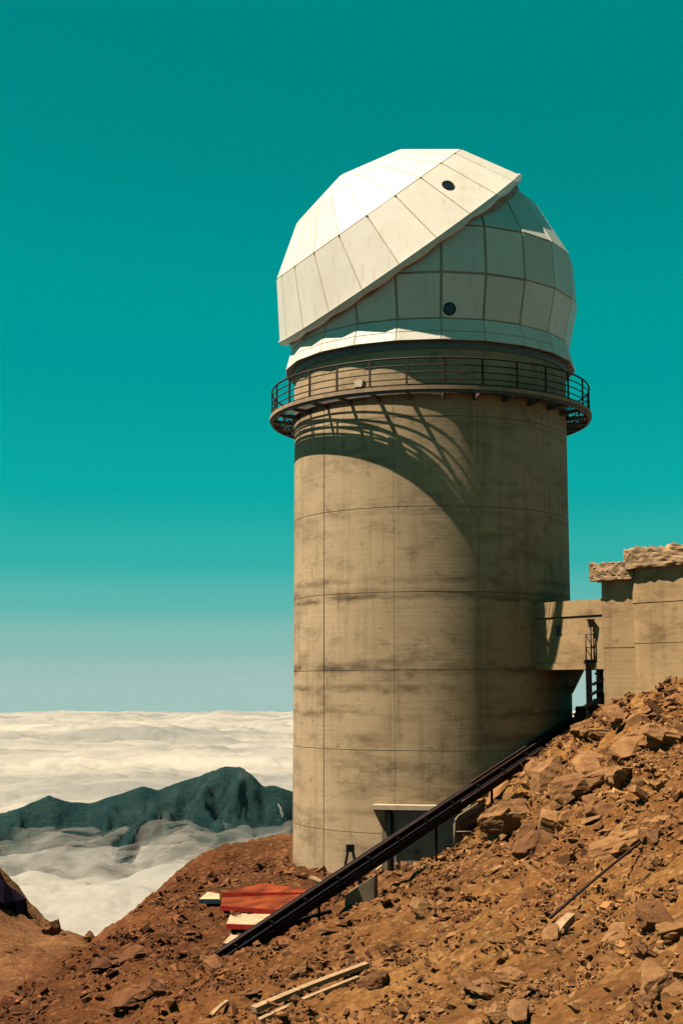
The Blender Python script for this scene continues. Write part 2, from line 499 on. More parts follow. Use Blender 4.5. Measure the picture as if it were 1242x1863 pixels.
def gz(x, y): return float(ground(np.array([x]), np.array([y]))[0])
def hit(px, py, y0=14.0, y1=75.0):
    """where the ray through a pixel meets the hillside"""
    Y = np.linspace(y0, y1, 900)
    dx, dy = (px - 621.0) / FPX, (931.5 - py) / FPX
    ry, rz = CP - dy * SP, SP + dy * CP
    X, Z = dx * Y / ry, rz * Y / ry
    g = ground(X, Y)
    k = np.argmax(Z <= g)
    return Vector((X[k], Y[k], g[k]))

def grid_mesh(name, xs, ys, fz, mat, **kw):
    X, Y = np.meshgrid(xs, ys)
    Z = fz(X, Y)
    nx, ny = len(xs), len(ys)
    v = np.stack([X.ravel(), Y.ravel(), Z.ravel()], 1)
    i = np.arange(nx * ny).reshape(ny, nx)
    f = np.stack([i[:-1, :-1].ravel(), i[:-1, 1:].ravel(), i[1:, 1:].ravel(), i[1:, :-1].ravel()], 1)
    me = bpy.data.meshes.new(name)
    me.vertices.add(len(v)); me.vertices.foreach_set('co', v.ravel())
    me.loops.add(f.size); me.loops.foreach_set('vertex_index', f.ravel().astype(np.int32))
    me.polygons.add(len(f)); me.polygons.foreach_set('loop_start', np.arange(0, f.size, 4, dtype=np.int32))
    me.polygons.foreach_set('use_smooth', np.ones(len(f), bool))
    me.update(); me.validate()
    me.materials.append(mat)
    o = bpy.data.objects.new(name, me); COL.objects.link(o)
    return setp(o, **kw), v

def stretched(lo, hi, step, far, n):
    core = np.arange(lo, hi, step)
    t = (np.arange(1, n + 1) / n)
    a = lo - step * n * .5 * t - far * t ** 4; b = hi + step * n * .5 * t + far * t ** 4
    return np.concatenate([a[::-1], core, b])
xs = stretched(-13, 15, .11, 2600, 34)
ys = np.concatenate([np.linspace(-400, 12, 30), np.arange(14, 40, .10), np.arange(40, 72, .14), 72 + 1.0 * np.arange(1, 30) + 2600 * (np.arange(1, 30) / 29) ** 4])
hillside, _ = grid_mesh('hillside', xs, ys, ground, M['ground'], kind='structure')

# the spur on the left edge of the picture
sp = [tuple(P(*a)) for a in [
    (0, 1582, 73), (36, 1640, 71), (78, 1686, 70), (100, 1694, 69.5), (150, 1706, 69), (198, 1722, 68), (0, 1655, 68), (45, 1690, 67),
    (60, 1725, 64), (0, 1750, 60), (100, 1792, 57), (0, 1850, 53), (190, 1765, 60), (60, 1875, 50), (180, 1805, 54), (120, 1735, 63)]]
sp += [(-24, 72, -5.2), (-28, 66, -7), (-30, 58, -10), (-24, 52, -12.5), (-18, 82, -18), (-12, 80, -22), (-26, 84, -15), (-6, 66, -17), (-4, 58, -16), (-8, 50, -15), (-14, 46, -15), (-30, 80, -10)]
tps2 = TPS(sp)
def spur_z(x, y):
    z = tps2(x, y)
    edge = np.clip(np.maximum(x + 7.5, y - 80), 0, 50)
    return z - edge * .8 + .22 * fbm(x * .35, y * .4, 5) + np.clip(ridged(x * .3, y * .35, 4) - 1.0, 0, 1) * .35
spur, _ = grid_mesh('rocky_spur', np.arange(-36, -4, .16), np.arange(46, 90, .2), spur_z, M['spur'], kind='structure')

# ------------------------------------------------------------------ far mountain and the sea of clouds
RE = 6.371e6
rid_px = [(-300, 1500), (-150, 1470), (0, 1479), (40, 1468), (90, 1446), (125, 1458), (165, 1461), (205, 1448), (262, 1430), (288, 1437), (320, 1424), (352, 1414),
          (384, 1402), (410, 1394), (440, 1395), (462, 1412), (480, 1430), (500, 1429), (535, 1440), (620, 1470), (760, 1450), (900, 1500), (1100, 1540), (1400, 1600)]
YM = 9000.0
rx = np.array([(P(a, b, YM).x) for a, b in rid_px]); rzv = np.array([(P(a, b, YM).z) for a, b in rid_px])
def mountain_z(x, y):
    yr = YM + 160 * noise2(x / 700.0, x * 0 + 3.3) + 60 * noise2(x / 210.0, x * 0 + 8.1)
    top = np.interp(x, rx, rzv) * (yr / YM)
    d = np.abs(y - yr)
    w = sstep(20, 330, d)
    wx = x + 90 * noise2(x / 400.0, y / 400.0)
    spurs = ridged(wx / 470.0 + y / 2600.0, y / 1500.0, 5, .5) - 1.40
    gul = ridged(wx / 150.0 - y / 800.0, y / 520.0, 4, .5) - 1.30
    z = top - .52 * d + w * (210 * np.minimum(spurs, .12) + 70 * np.minimum(gul, .15)) + 60 * w
    z = z + 12 * fbm(x / 70.0, y / 70.0, 4) * (.15 + w)
    return z

def make_mountain_mat():
    m, nt, b = new_mat('hazed mountain grass and rock')
    v = coords(nt, (.001, .001, .001))
    n = noise(nt, v, 5, 8, .7)
    c = ramp(nt, n, [(.35, (.0075, .023, .027)), (.55, (.016, .038, .040)), (.72, (.040, .052, .049))])  # bluish haze of distance is mixed into the grass and rock colour
    n2 = noise(nt, v, 28, 8, .75)
    c = mix(nt, .8, c, ramp(nt, n2, [(.3, (.55, .6, .6)), (.7, (1.35, 1.3, 1.2))]), 'MULTIPLY')
    nt.links.new(c, b.inputs['Base Color']); b.inputs['Roughness'].default_value = 1
    b.inputs['Specular IOR Level'].default_value = 0
    bump(nt, b, n2, .9, 60.0)
    return m
mountain, _ = grid_mesh('mountain', np.arange(-3400, 3300, 17.0), np.arange(7600, 10800, 20.0), mountain_z, make_mountain_mat(), kind='structure')
# old snow in a gully by the tower's edge
def mountain_hit(px, py):
    Y = np.linspace(7700, 9300, 1200)
    dx, dy = (px - 621.0) / FPX, (931.5 - py) / FPX
    ry, rz = CP - dy * SP, SP + dy * CP
    X, Z = dx * Y / ry, rz * Y / ry; k = np.argmax(Z <= mountain_z(X, Y))
    return X[k], Y[k]
for px_, py_, ln_, lab_ in ((512, 1477, 20, 'long pale snow patch in the mountain gully beside the tower'), (507, 1467, 9, 'small snow patch above the long one on the far mountain')):
    mx_, my_ = mountain_hit(px_, py_)
    n_ = 9; vv, ff = [], []
    for a_ in range(n_):
        for b_ in range(n_):
            u_, w_ = a_ / (n_ - 1) * 2 - 1, b_ / (n_ - 1) * 2 - 1
            k_ = math.sqrt(max(0, 1 - .5 * w_ * w_)) * (1 + .3 * math.sin(5 * w_))
            x_, y_ = mx_ + u_ * ln_ * .5 * k_ + w_ * ln_ * .35, my_ - w_ * ln_ * math.sqrt(max(0, 1 - .5 * u_ * u_))
            vv.append((x_, y_, float(mountain_z(np.array([x_]), np.array([y_]))[0]) + 5))
    for a_ in range(n_ - 1):
        for b_ in range(n_ - 1): ff.append((a_ * n_ + b_, (a_ + 1) * n_ + b_, (a_ + 1) * n_ + b_ + 1, a_ * n_ + b_ + 1))
    mesh_obj('snow_patch', vv, ff, M['snow'], None, label=lab_, cat='snow')

def cloud_z(x, y):
    d = np.hypot(x, y)
    z = -1050 - d * d / (2 * RE)
    far = sstep(9000, 30000, d)
    big = fbm(x / 9000.0 + 2.2, y / 7000.0, 4)
    wx, wy = x + 500 * noise2(x / 2500.0, y / 2500.0), y + 500 * noise2(x / 2300.0 + 9, y / 2300.0)
    mid = billow(wx / 1500.0, wy / 1300.0, 5, .52) * (1 - far) + far * billow(wx / 3000.0, wy / 3400.0, 5, .5)
    foot = np.exp(-((y - 8100) / 900.0) ** 2) * sstep(3500, 1500, np.abs(x))
    z = z + (60 + 150 * far) * big + (50 + 75 * far) * (mid - .5) * (1 - .25 * foot)
    # banked up against the mountain
    foot = np.exp(-((y - 8100) / 900.0) ** 2) * sstep(3500, 1500, np.abs(x))
    z = z + foot * (80 + 120 * fbm(x / 900.0 + 4.4, y / 900.0, 3))
    return z

az = np.concatenate([np.linspace(-75, -24, 40)[:-1], np.linspace(-24, 24, 520), np.linspace(24, 75, 40)[1:]])
rr = np.concatenate([np.geomspace(2500, 14000, 440), np.geomspace(14000, 130000, 330)[1:]])
A, R_ = np.meshgrid(np.radians(az), rr)
CX, CY = R_ * np.sin(A), R_ * np.cos(A)
CZ = cloud_z(CX, CY)
inb = (np.abs(CX) < 3300) & (CY > 7650) & (CY < 10700)
thick = np.full(CX.shape, 400.0)
thick[inb] = (CZ - mountain_z(CX, CY))[inb]

def make_cloud_mat(dz, lo, hi, amount):
    m, nt, b = new_mat('cloud top')
    at = nd(nt, 'ShaderNodeAttribute', attribute_name='depth')
    n = noise(nt, coords(nt, (.001, .001, .001)), 3.2, 7, .68)
    ad = nd(nt, 'ShaderNodeMath', operation='MULTIPLY_ADD'); ad.inputs[1].default_value = 340.0; ad.inputs[2].default_value = -170.0
    nt.links.new(n, ad.inputs[0])
    sm = nd(nt, 'ShaderNodeMath', operation='ADD'); nt.links.new(at.outputs['Fac'], sm.inputs[0]); nt.links.new(ad.outputs[0], sm.inputs[1])
    mr = nd(nt, 'ShaderNodeMapRange', interpolation_type='SMOOTHSTEP')
    mr.inputs['From Min'].default_value = lo; mr.inputs['From Max'].default_value = hi; mr.inputs['To Max'].default_value = amount
    nt.links.new(sm.outputs[0], mr.inputs['Value'])
    gn = noise(nt, coords(nt, (.00009, .00022, .0002)), 1.6, 5, .6)  # grey bands put self-shadow and thinner cloud into the colour
    nt.links.new(ramp(nt, gn, [(.36, (.128, .124, .118)), (.5, (.185, .171, .152)), (.64, (.228, .208, .184))]), b.inputs['Base Color'])
    b.inputs['Roughness'].default_value = 1; b.inputs['Specular IOR Level'].default_value = 0
    nt.links.new(mr.outputs[0], b.inputs['Alpha'])
    bump(nt, b, noise(nt, coords(nt, (.001, .001, .001)), 6, 6, .6), .22, 60.0)
    return m
def cloud_sheet(name, Z, T, mat, **kw):
    nx, ny = len(az), len(rr)
    v = np.stack([CX.ravel(), CY.ravel(), Z.ravel()], 1)
    i = np.arange(nx * ny).reshape(ny, nx)
    f = np.stack([i[:-1, :-1].ravel(), i[1:, :-1].ravel(), i[1:, 1:].ravel(), i[:-1, 1:].ravel()], 1)
    me = bpy.data.meshes.new(name)
    me.vertices.add(len(v)); me.vertices.foreach_set('co', v.ravel())
    me.loops.add(f.size); me.loops.foreach_set('vertex_index', f.ravel().astype(np.int32))
    me.polygons.add(len(f)); me.polygons.foreach_set('loop_start', np.arange(0, f.size, 4, dtype=np.int32))
    me.polygons.foreach_set('use_smooth', np.ones(len(f), bool))
    me.update()
    a = me.attributes.new('depth', 'FLOAT', 'POINT'); a.data.foreach_set('value', T.ravel().astype(np.float32))
    me.materials.append(mat)
    o = bpy.data.objects.new(name, me); COL.objects.link(o)
    return setp(o, **kw)
cloud_sheet('cloud_sea', CZ, thick, make_cloud_mat(0, -30, 120, 1.0), kind='structure')
# thin veils of cloud that lap against the foot of the mountain
def veil(dz, amount):
    gx, gy = np.arange(-3300, 3200, 26.0), np.arange(7350, 9000, 26.0)
    def fz(x, y): return cloud_z(x, y) + dz + 55 * fbm(x / 420.0 + dz, y / 420.0, 4)
    o, v = grid_mesh('cloud_veil', gx, gy, fz, make_cloud_mat(dz, 0, 190, amount), kind='stuff')
    x, y = v[:, 0], v[:, 1]
    t = np.where(y > 7650, v[:, 2] - mountain_z(x, y), 300.0)
    t = np.minimum(t, 230.0) - 330 * sstep(7900, 7400, y) - 330 * sstep(8600, 8950, y) - 330 * sstep(2600, 3200, np.abs(x))
    t = t + 260 * (fbm(x / 420.0 + 3 + dz, y / 420.0, 5, .6) - .25)
    a = o.data.attributes.new('depth', 'FLOAT', 'POINT'); a.data.foreach_set('value', t.astype(np.float32))
for dz_, am_ in ((35, .34), (75, .26), (115, .2)): veil(dz_, am_)

# ------------------------------------------------------------------ haze: one closed box of even air
def make_haze():
    m = bpy.data.materials.new('haze'); m.use_nodes = True
    nt = m.node_tree; nt.nodes.clear()
    o = nd(nt, 'ShaderNodeOutputMaterial'); v = nd(nt, 'ShaderNodeVolumePrincipled')
    v.inputs['Color'].default_value = (.30, .47, .54, 1)
    v.inputs['Density'].default_value = 1.2e-6
    v.inputs['Anisotropy'].default_value = 0.0
    nt.links.new(v.outputs[0], o.inputs['Volume'])
    return m
HB = 140000
MB().box((0, 0, (60 - 3600) / 2), (2 * HB, 0, 0), (0, 2 * HB, 0), (0, 0, 3660)).build('haze', make_haze(), kind='stuff')

# ------------------------------------------------------------------ the tower
def edge_z(py, r):
    """height of a ring of radius r whose silhouette shows at py"""
    return P(783, py, TY - r * r / 60).z
def front_z(py, r): return P(783, py, TY - r).z
def T(a, r, z): return Vector((TX + r * math.sin(a), TY - r * math.cos(a), z))

Z_BASE = -9.0
Z_DECK = front_z(700, 7.1)
Z_SKIRT = edge_z(676, 6.3)
joint_py = [1495, 1356, 1222, 1092, 950, 800]
joint_z = [Z_BASE] + [edge_z(p, 6.0) for p in joint_py] + [Z_DECK - .05]

tower = empty('observatory_tower', (TX, TY, Z_BASE), label='tall round stained concrete tower carrying the white telescope dome', cat='tower')
MB().ring((TX, TY, 0), [(5.70, Z_BASE), (5.972, Z_BASE), (5.972, Z_SKIRT + .1), (5.70, Z_SKIRT + .1)], 128).build('core_wall', M['joint'], tower)
NP = 11
v_off = math.radians(-50.6)
strong = {0}
for i in range(len(joint_z) - 1):
    z0, z1 = joint_z[i] + (.012 if i else 0), joint_z[i + 1] - .012
    for k in range(NP):
        g0 = .004 if k == 0 else .0011
        g1 = .004 if k == NP - 1 else .0011
        a0, a1 = v_off + 2 * math.pi * k / NP + g0, v_off + 2 * math.pi * (k + 1) / NP - g1
        dr = random.uniform(-.006, .006)
        MB().ring((TX, TY, 0), [(5.95, z0), (6.0 + dr, z0), (6.0 + dr, z1), (5.95, z1)], 24, a0, a1).build('concrete_panel', M['concrete'], tower, smooth=False)
# wall above the gallery
MB().ring((TX, TY, 0), [(5.95, Z_DECK - .02), (6.02, Z_DECK - .02), (6.02, Z_SKIRT - .30), (5.95, Z_SKIRT - .30)], 120).build('drum_wall', M['concrete'], tower, smooth=True)
MB().ring((TX, TY, 0), [(5.9, Z_SKIRT - .30), (6.10, Z_SKIRT - .30), (6.10, Z_SKIRT + .12), (5.9, Z_SKIRT + .12)], 120).build('dome_track', M['band'], tower, smooth=False)
for o in tower.children:
    if o.name.startswith(('concrete_panel', 'drum_wall')):
        o.data.polygons.foreach_set('use_smooth', [True] * len(o.data.polygons))
        o.data.set_sharp_from_angle(angle=math.radians(35))
# corbel under the footbridge
ca = math.radians(80)
er, et = Vector((math.sin(ca), -math.cos(ca), 0)), Vector((math.cos(ca), math.sin(ca), 0))
zt, zb = P(1040, 1219, 57.5).z, P(1040, 1262, 57.5).z
q = [T(ca, 5.6, 0) - et * 1.5, T(ca, 5.6, 0) + et * 1.5]
b_ = [Vector((p.x, p.y, zb)) for p in (q[0], q[0] + er * .42, q[1] + er * .42, q[1])]
t_ = [Vector((p.x, p.y, zt)) for p in (q[0], q[0] + er * .92, q[1] + er * .92, q[1])]
MB().hexa(b_, t_).build('corbel', M['concrete'], tower)

# ------------------------------------------------------------------ the gallery
RG = 7.1
gal = empty('gallery', (TX, TY, Z_DECK), label='ring gallery with rusty railing round the top of the concrete tower', cat='balcony')
MB().ring((TX, TY, 0), [(RG - .34, Z_DECK - .15), (RG - .34, Z_DECK), (RG, Z_DECK), (RG, Z_DECK - .15)], 174).build('walkway', M['deck'], gal)
MB().ring((TX, TY, 0), [(RG - .16, Z_DECK - .25), (RG - .16, Z_DECK - .154), (RG - .06, Z_DECK - .154), (RG - .06, Z_DECK - .25)], 174).build('edge_beam', M['deck_under'], gal)
MB().ring((TX, TY, 0), [(6.025, Z_DECK - .12), (6.025, Z_DECK - .02), (6.13, Z_DECK - .02), (6.13, Z_DECK - .12)], 120).build('inner_walkway', M['deck_under'], gal)
for rg_ in (6.27, 6.41, 6.55, 6.69):
    MB().ring((TX, TY, 0), [(rg_ - .012, Z_DECK - .09), (rg_ - .012, Z_DECK - .03), (rg_ + .012, Z_DECK - .03), (rg_ + .012, Z_DECK - .09)], 120).build('grating_bar', M['deck_under'], gal)
NPOST = 29
bracket_me = post_me = None
for k in range(NPOST):
    a = math.radians(1.4) + 2 * math.pi * k / NPOST
    er = Vector((math.sin(a), -math.cos(a), 0)); et = Vector((math.cos(a), math.sin(a), 0))
    def Q(r, z): return T(a, r, Z_DECK + z)
    m = MB()
    w = et * .05
    prof = [Q(5.98, -.36), Q(6.3, -.34), Q(RG - .17, -.24), Q(RG - .17, -.155), Q(5.98, -.155)]
    m.add([p - w for p in prof] + [p + w for p in prof],
          [(0, 1, 2, 3, 4), (9, 8, 7, 6, 5)] + [(j, (j + 1) % 5 + 0, (j + 1) % 5 + 5, j + 5) for j in range(5)])
    m.build('bracket', M['deck_under'], gal)
    MB().box(Q(RG - .09, .56), et * .075, er * .06, Vector((0, 0, 1.12))).build('post', M['rail'], gal)
for zr, rad in ((1.13, .042), (.84, .026), (.56, .026), (.28, .026)):
    pts = [T(2 * math.pi * k / 116, RG - .09, Z_DECK + zr) for k in range(116)]
    MB().tube(pts, rad, 6, close=True).build('hand_rail' if zr > 1 else 'mid_rail', M['rail'], gal, smooth=True)
MB().ring((TX, TY, 0), [(RG - .13, Z_DECK + .002), (RG - .13, Z_DECK + .09), (RG - .115, Z_DECK + .09), (RG - .115, Z_DECK + .002)], 116).build('kick_plate', M['rail'], gal)

# floodlight standing on the walkway
fa = math.radians(-27.5)
fc = T(fa, RG - .2, Z_DECK)
fl = empty('floodlight', fc, label='small pale floodlight standing on the gallery walkway', cat='lamp')
er = Vector((math.sin(fa), -math.cos(fa), 0)); et = Vector((math.cos(fa), math.sin(fa), 0))
m = MB(); c0 = fc + Vector((0, 0, .25))
prof = [(-.20, -.13), (.14, -.15), (.20, .05), (.10, .17), (-.16, .15)]
m.add([c0 + et * a + Vector((0, 0, b)) - er * .12 for a, b in prof] + [c0 + et * a + Vector((0, 0, b)) + er * .14 for a, b in prof],
      [(0, 1, 2, 3, 4), (9, 8, 7, 6, 5)] + [(j, (j + 1) % 5, (j + 1) % 5 + 5, j + 5) for j in range(5)])
m.build('housing', M['pale_metal'], fl)
MB().box(c0 + et * .205 + Vector((0, 0, -.02)), et * .05, er * .26, Vector((0, 0, .24))).build('lens', M['black'], fl)
MB().box(fc + Vector((0, 0, .05)), et * .10, er * .2, Vector((0, 0, .10))).build('foot', M['rail'], fl)

# ------------------------------------------------------------------ the dome
ZD = P(783, 555, TY).z
DC = Vector((TX, TY, ZD))
dome = empty('telescope_dome', (TX, TY, Z_SKIRT), label='white faceted telescope dome with a tilted outer hood', cat='dome')
ND = 22
PPM = 40.2
prof = [(258 / PPM, edge_z(677, 6.3)), (254 / PPM, edge_z(662, 6.2)), (247.5 / PPM, edge_z(640, 6.1)), (263 / PPM, edge_z(566, 6.5)), (258 / PPM, edge_z(485, 6.5)),
        (200 / PPM, edge_z(391, 5.2)), (110 / PPM, edge_z(333, 3)), (0.02, edge_z(315, .1))]
d_off = math.radians(0.8)

def quad_panel(corners, gap, thick, out, name, mat, parent, gu=None):
    """a flat plate inside four corners, shrunk by the joint and thickened outwards"""
    c = sum((Vector(p) for p in corners), Vector()) / 4
    n = (Vector(corners[2]) - Vector(corners[0])).cross(Vector(corners[3]) - Vector(corners[1])).normalized()
    if n.dot(c - out) < 0: n = -n
    pts = []
    for i in range(4):
        p, a, b = Vector(corners[i]), Vector(corners[i - 1]), Vector(corners[(i + 1) % 4])
        da, db = (a - p), (b - p)
        la, lb = max(da.length, 1e-4), max(db.length, 1e-4)
        pts.append(p + da / la * min(gap, la * .45) + db / lb * min(gap, lb * .45))
    ins = [p + (c - p).normalized() * .02 + n * thick for p in pts]
    m = MB().add(pts + ins, [(4, 5, 6, 7), (0, 1, 5, 4), (1, 2, 6, 5), (2, 3, 7, 6), (3, 0, 4, 7), (3, 2, 1, 0)])
    return m.build(name, mat, parent)

m = MB().ring((TX, TY, 0), prof, ND, d_off, d_off + 2 * math.pi, closed_prof=False)
m.build('seam_frame', M['seam'], dome)
band_name = ['skirt_panel', 'flashing_panel', 'dome_panel', 'dome_panel', 'dome_panel', 'dome_panel', 'dome_panel']
for j in range(len(prof) - 1):
    for k in range(ND):
        a0, a1 = d_off + 2 * math.pi * k / ND, d_off + 2 * math.pi * (k + 1) / ND
        (r0, z0), (r1, z1) = prof[j], prof[j + 1]
        cs = [T(a0, r0, z0), T(a1, r0, z0), T(a1, r1, z1), T(a0, r1, z1)]
        quad_panel(cs, .012 if j < 2 else ((.046 if abs(((k + .5) * 360 / ND + 180) % 360 - 180) < 30 else .026) if j < 5 else .02), .03, DC, band_name[j], M['white'], dome)
# skirt underside, closing the gap to the track
MB().ring((TX, TY, 0), [(6.05, prof[0][1] + .02), (prof[0][0] - .01, prof[0][1] + .004)], ND, d_off, d_off + 2 * math.pi, closed_prof=False).build('skirt_soffit', M['band'], dome)

# hood: a thicker spherical cap tilted to the left
view = (Vector((0, 0, 0)) - DC).normalized()
right = Vector((1, 0, 0)); right = (right - view * right.dot(view)).normalized()
up = view.cross(right); up = up if up.z > 0 else -up
ang = math.radians(34.6)
axv = ((-math.sin(ang)) * right + math.cos(ang) * up) * math.sqrt(1 - .075 ** 2) + view * .075
axv.normalize()
e1 = (view - axv * view.dot(axv)).normalized()     # towards the viewer in the rim plane
e2 = axv.cross(e1)
if e2.dot(right) < 0: e2 = -e2
RH = 277.5 / PPM
def HP(lat, lon, r=RH):
    return DC + axv * (r * math.sin(lat)) + (e1 * math.cos(lon) + e2 * math.sin(lon)) * (r * math.cos(lat))
hood = MB()
lats = [math.radians(d) for d in (20.4, 44.2, 66.2, 89.6)]
NH = 22
h_off = math.radians(-.5 * 360 / NH + 7.6)
hm = MB()
for j in range(3):
    for k in range(NH):
        l0, l1 = h_off + 2 * math.pi * k / NH, h_off + 2 * math.pi * (k + 1) / NH
        hm.add([HP(lats[j], l0), HP(lats[j], l1), HP(lats[j + 1], l1), HP(lats[j + 1], l0)], [(0, 1, 2, 3)])
        ri = 6.60
        hm.add([HP(lats[j], l0, ri), HP(lats[j], l1, ri), HP(lats[j + 1], l1, ri), HP(lats[j + 1], l0, ri)], [(3, 2, 1, 0)])
hood_o = hm.build('hood', M['seam_hood'], dome)
for j in range(3):
    for k in range(NH):
        l0, l1 = h_off + 2 * math.pi * k / NH, h_off + 2 * math.pi * (k + 1) / NH
        cs = [HP(lats[j], l0), HP(lats[j], l1), HP(lats[j + 1], l1), HP(lats[j + 1], l0)]
        o = quad_panel(cs, .016 if j < 2 else .012, .022, DC, 'hood_panel', M['white'], hood_o)
# rim: a rolled white lip, bulging between the ribs, and the flange behind it
rim = []
NR = NH * 6
rm = MB()
for k in range(NR):
    u = k / 6.0
    l = h_off + 2 * math.pi * u / NH
    fr = u - math.floor(u)
    l0 = h_off + 2 * math.pi * math.floor(u) / NH; l1 = l0 + 2 * math.pi / NH
    p = HP(lats[0], l0).lerp(HP(lats[0], l1), fr)
    outw = (p - DC).normalized()
    sag = math.sin(math.pi * fr) * .10
    rim.append((p, outw, sag))
q = 6
for p, o_, sag in rim:
    inn = DC + (p - DC) * (6.52 / (p - DC).length)
    rm.v += [tuple(p + o_ * .035 + axv * .10), tuple(p + o_ * .045 - axv * (.02 + sag)), tuple(p - o_ * .03 - axv * (.085 + sag)), tuple(p - o_ * .16 - axv * (.05 + sag)), tuple(inn - axv * .02), tuple(inn + axv * .1)]
for k in range(NR):
    k2 = (k + 1) % NR
    for j in range(q):
        j2 = (j + 1) % q
        rm.f.append((k * q + j, k2 * q + j, k2 * q + j2, k * q + j2))
rm.build('hood_rim', M['white'], hood_o, smooth=False)
# seal strip between hood and dome, enlarged as the brown shadow under the rim
sm_ = MB()
for k in range(NR):
    p, o_, sag = rim[k]
    inn = DC + (p - DC) * (6.58 / (p - DC).length)
    sm_.v += [tuple(inn - axv * .03), tuple(inn - axv * .34 - o_ * .10), tuple(inn - axv * .03 - o_ * .14)]
for k in range(NR):
    k2 = (k + 1) % NR
    for j in range(3):
        sm_.f.append((k * 3 + j, k2 * 3 + j, k2 * 3 + (j + 1) % 3, k * 3 + (j + 1) % 3))
sm_.build('hood_seal_shade', M['seam'], hood_o)
# raised ribs with bolts along the lowest seam of the hood
for j in (1,):
    for k in range(NH):
        l0 = h_off + 2 * math.pi * k / NH
        p = HP(lats[j], l0); n = (p - DC).normalized()
        MB().box(p + n * .015, e2 * .07, e1 * .07, axv * .05).build('joint_cap', M['seam_hood'], hood_o)

def porthole(px, py, plane_pt, n, parent, r=.235):
    """round dark window on a panel"""
    ray = P(px, py, 50)
    t = plane_pt.dot(n) / ray.dot(n)
    c = ray * t + n * .035
    a = n.cross(Vector((0, 0, 1))).normalized(); b = n.cross(a)
    m = MB(); N = 24
    m.add([c + (a * math.cos(i * 2 * math.pi / N) + b * math.sin(i * 2 * math.pi / N)) * r + n * .012 for i in range(N)], [tuple(range(N))])
    ho = m.build('porthole', M['black'], parent)
    m2 = MB().tube([c + (a * math.cos(i * 2 * math.pi / N) + b * math.sin(i * 2 * math.pi / N)) * r + n * .01 for i in range(N)], .03, 6, close=True)
    if parent is dome: m2.build('porthole_ring', M['dark_steel'], parent, smooth=True)
    else: m2.build('porthole_ring', M['dark_steel'], parent, smooth=True)
def face_plane(cs):
    c = sum(cs, Vector()) / 4
    n = (cs[2] - cs[0]).cross(cs[3] - cs[1]).normalized()
    if n.dot(c - DC) < 0: n = -n
    return c, n
def project(p):
    v = Vector((p.x, p.y * CP + p.z * SP, -p.y * SP + p.z * CP))
    return 621 + FPX * v.x / v.y, 931.5 - FPX * v.z / v.y
best = None
for k in range(NH):
    l0, l1 = h_off + 2 * math.pi * k / NH, h_off + 2 * math.pi * (k + 1) / NH
    cs = [HP(lats[0], l0), HP(lats[0], l1), HP(lats[1], l1), HP(lats[1], l0)]
    c, n = face_plane(cs)
    if n.dot(-c) < 0: continue
    x, y = project(c); d = math.hypot(x - 814, y - 338)
    if best is None or d < best[0]: best = (d, c, n)
porthole(814, 338, best[1], best[2], hood_o)
best = None
for j in (2, 3):
    for k in range(ND):
        a0, a1 = d_off + 2 * math.pi * k / ND, d_off + 2 * math.pi * (k + 1) / ND
        (r0, z0), (r1, z1) = prof[j], prof[j + 1]
        c, n = face_plane([T(a0, r0, z0), T(a1, r0, z0), T(a1, r1, z1), T(a0, r1, z1)])
        if n.dot(-c) < 0: continue
        x, y = project(c); d = math.hypot(x - 817, y - 562)
        if best is None or d < best[0]: best = (d, c, n)
porthole(817, 562, best[1], best[2], dome)

# ------------------------------------------------------------------ footbridge and annex on the right
UZ = Vector((0, 0, 1))
bd = Vector((.6, -.8, 0)); bn = Vector((-.8, -.6, 0))         # along the face, out of the face
bs = T(math.radians(40), 5.95, 0)
def along(px, s=bs, d=bd):
    """distance along a face line at which it shows at px"""
    k = (px - 621.0) / (FPX / CP)
    return (k * s.y - s.x) / (d.x - k * d.y)
tE = along(1100)
zT, zB = P(1097, 1089, (bs + bd * tE).y).z, P(1097, 1217, (bs + bd * tE).y).z
zG = P(1097, 1119, (bs + bd * tE).y).z
bridge = empty('footbridge', (bs + bd * tE / 2).xyz + UZ * zB, label='enclosed concrete footbridge joining the tower to the right hand building', cat='bridge')
def wall_box(name, a, b, z0, z1, th, mat, parent, d=bd, n=bn, s=bs, off=0.0):
    c = s + d * ((a + b) / 2) - n * (th / 2 - off); c.z = (z0 + z1) / 2
    return MB().box(c, d * (b - a), -n * th, UZ * (z1 - z0)).build(name, mat, parent)
wall_box('parapet', -.2, tE, zG + .025, zT, 2.2, M['concrete_b'], bridge, off=.05)
wall_box('wall', -.2, tE - .004, zB + .26, zG - .025, 2.2, M['concrete_b'], bridge)
wall_box('groove', -.2, tE - .01, zG - .03, zG + .03, 2.1, M['joint'], bridge, off=-.06)
wall_box('floor_beam', -.1, tE - .004, zB, zB + .25, 2.2, M['concrete_b'], bridge, off=.03)
tw = along(1018)
zw = P(1018, 1147, (bs + bd * tw).y).z
wall_box('window', tw - .14, tw + .16, zw - .22, zw + .20, .1, M['window_dark'], bridge, off=.012)
wall_box('end_frame', -.25, .12, zB - .1, zT - .03, 2.3, M['concrete'], bridge, off=.14)

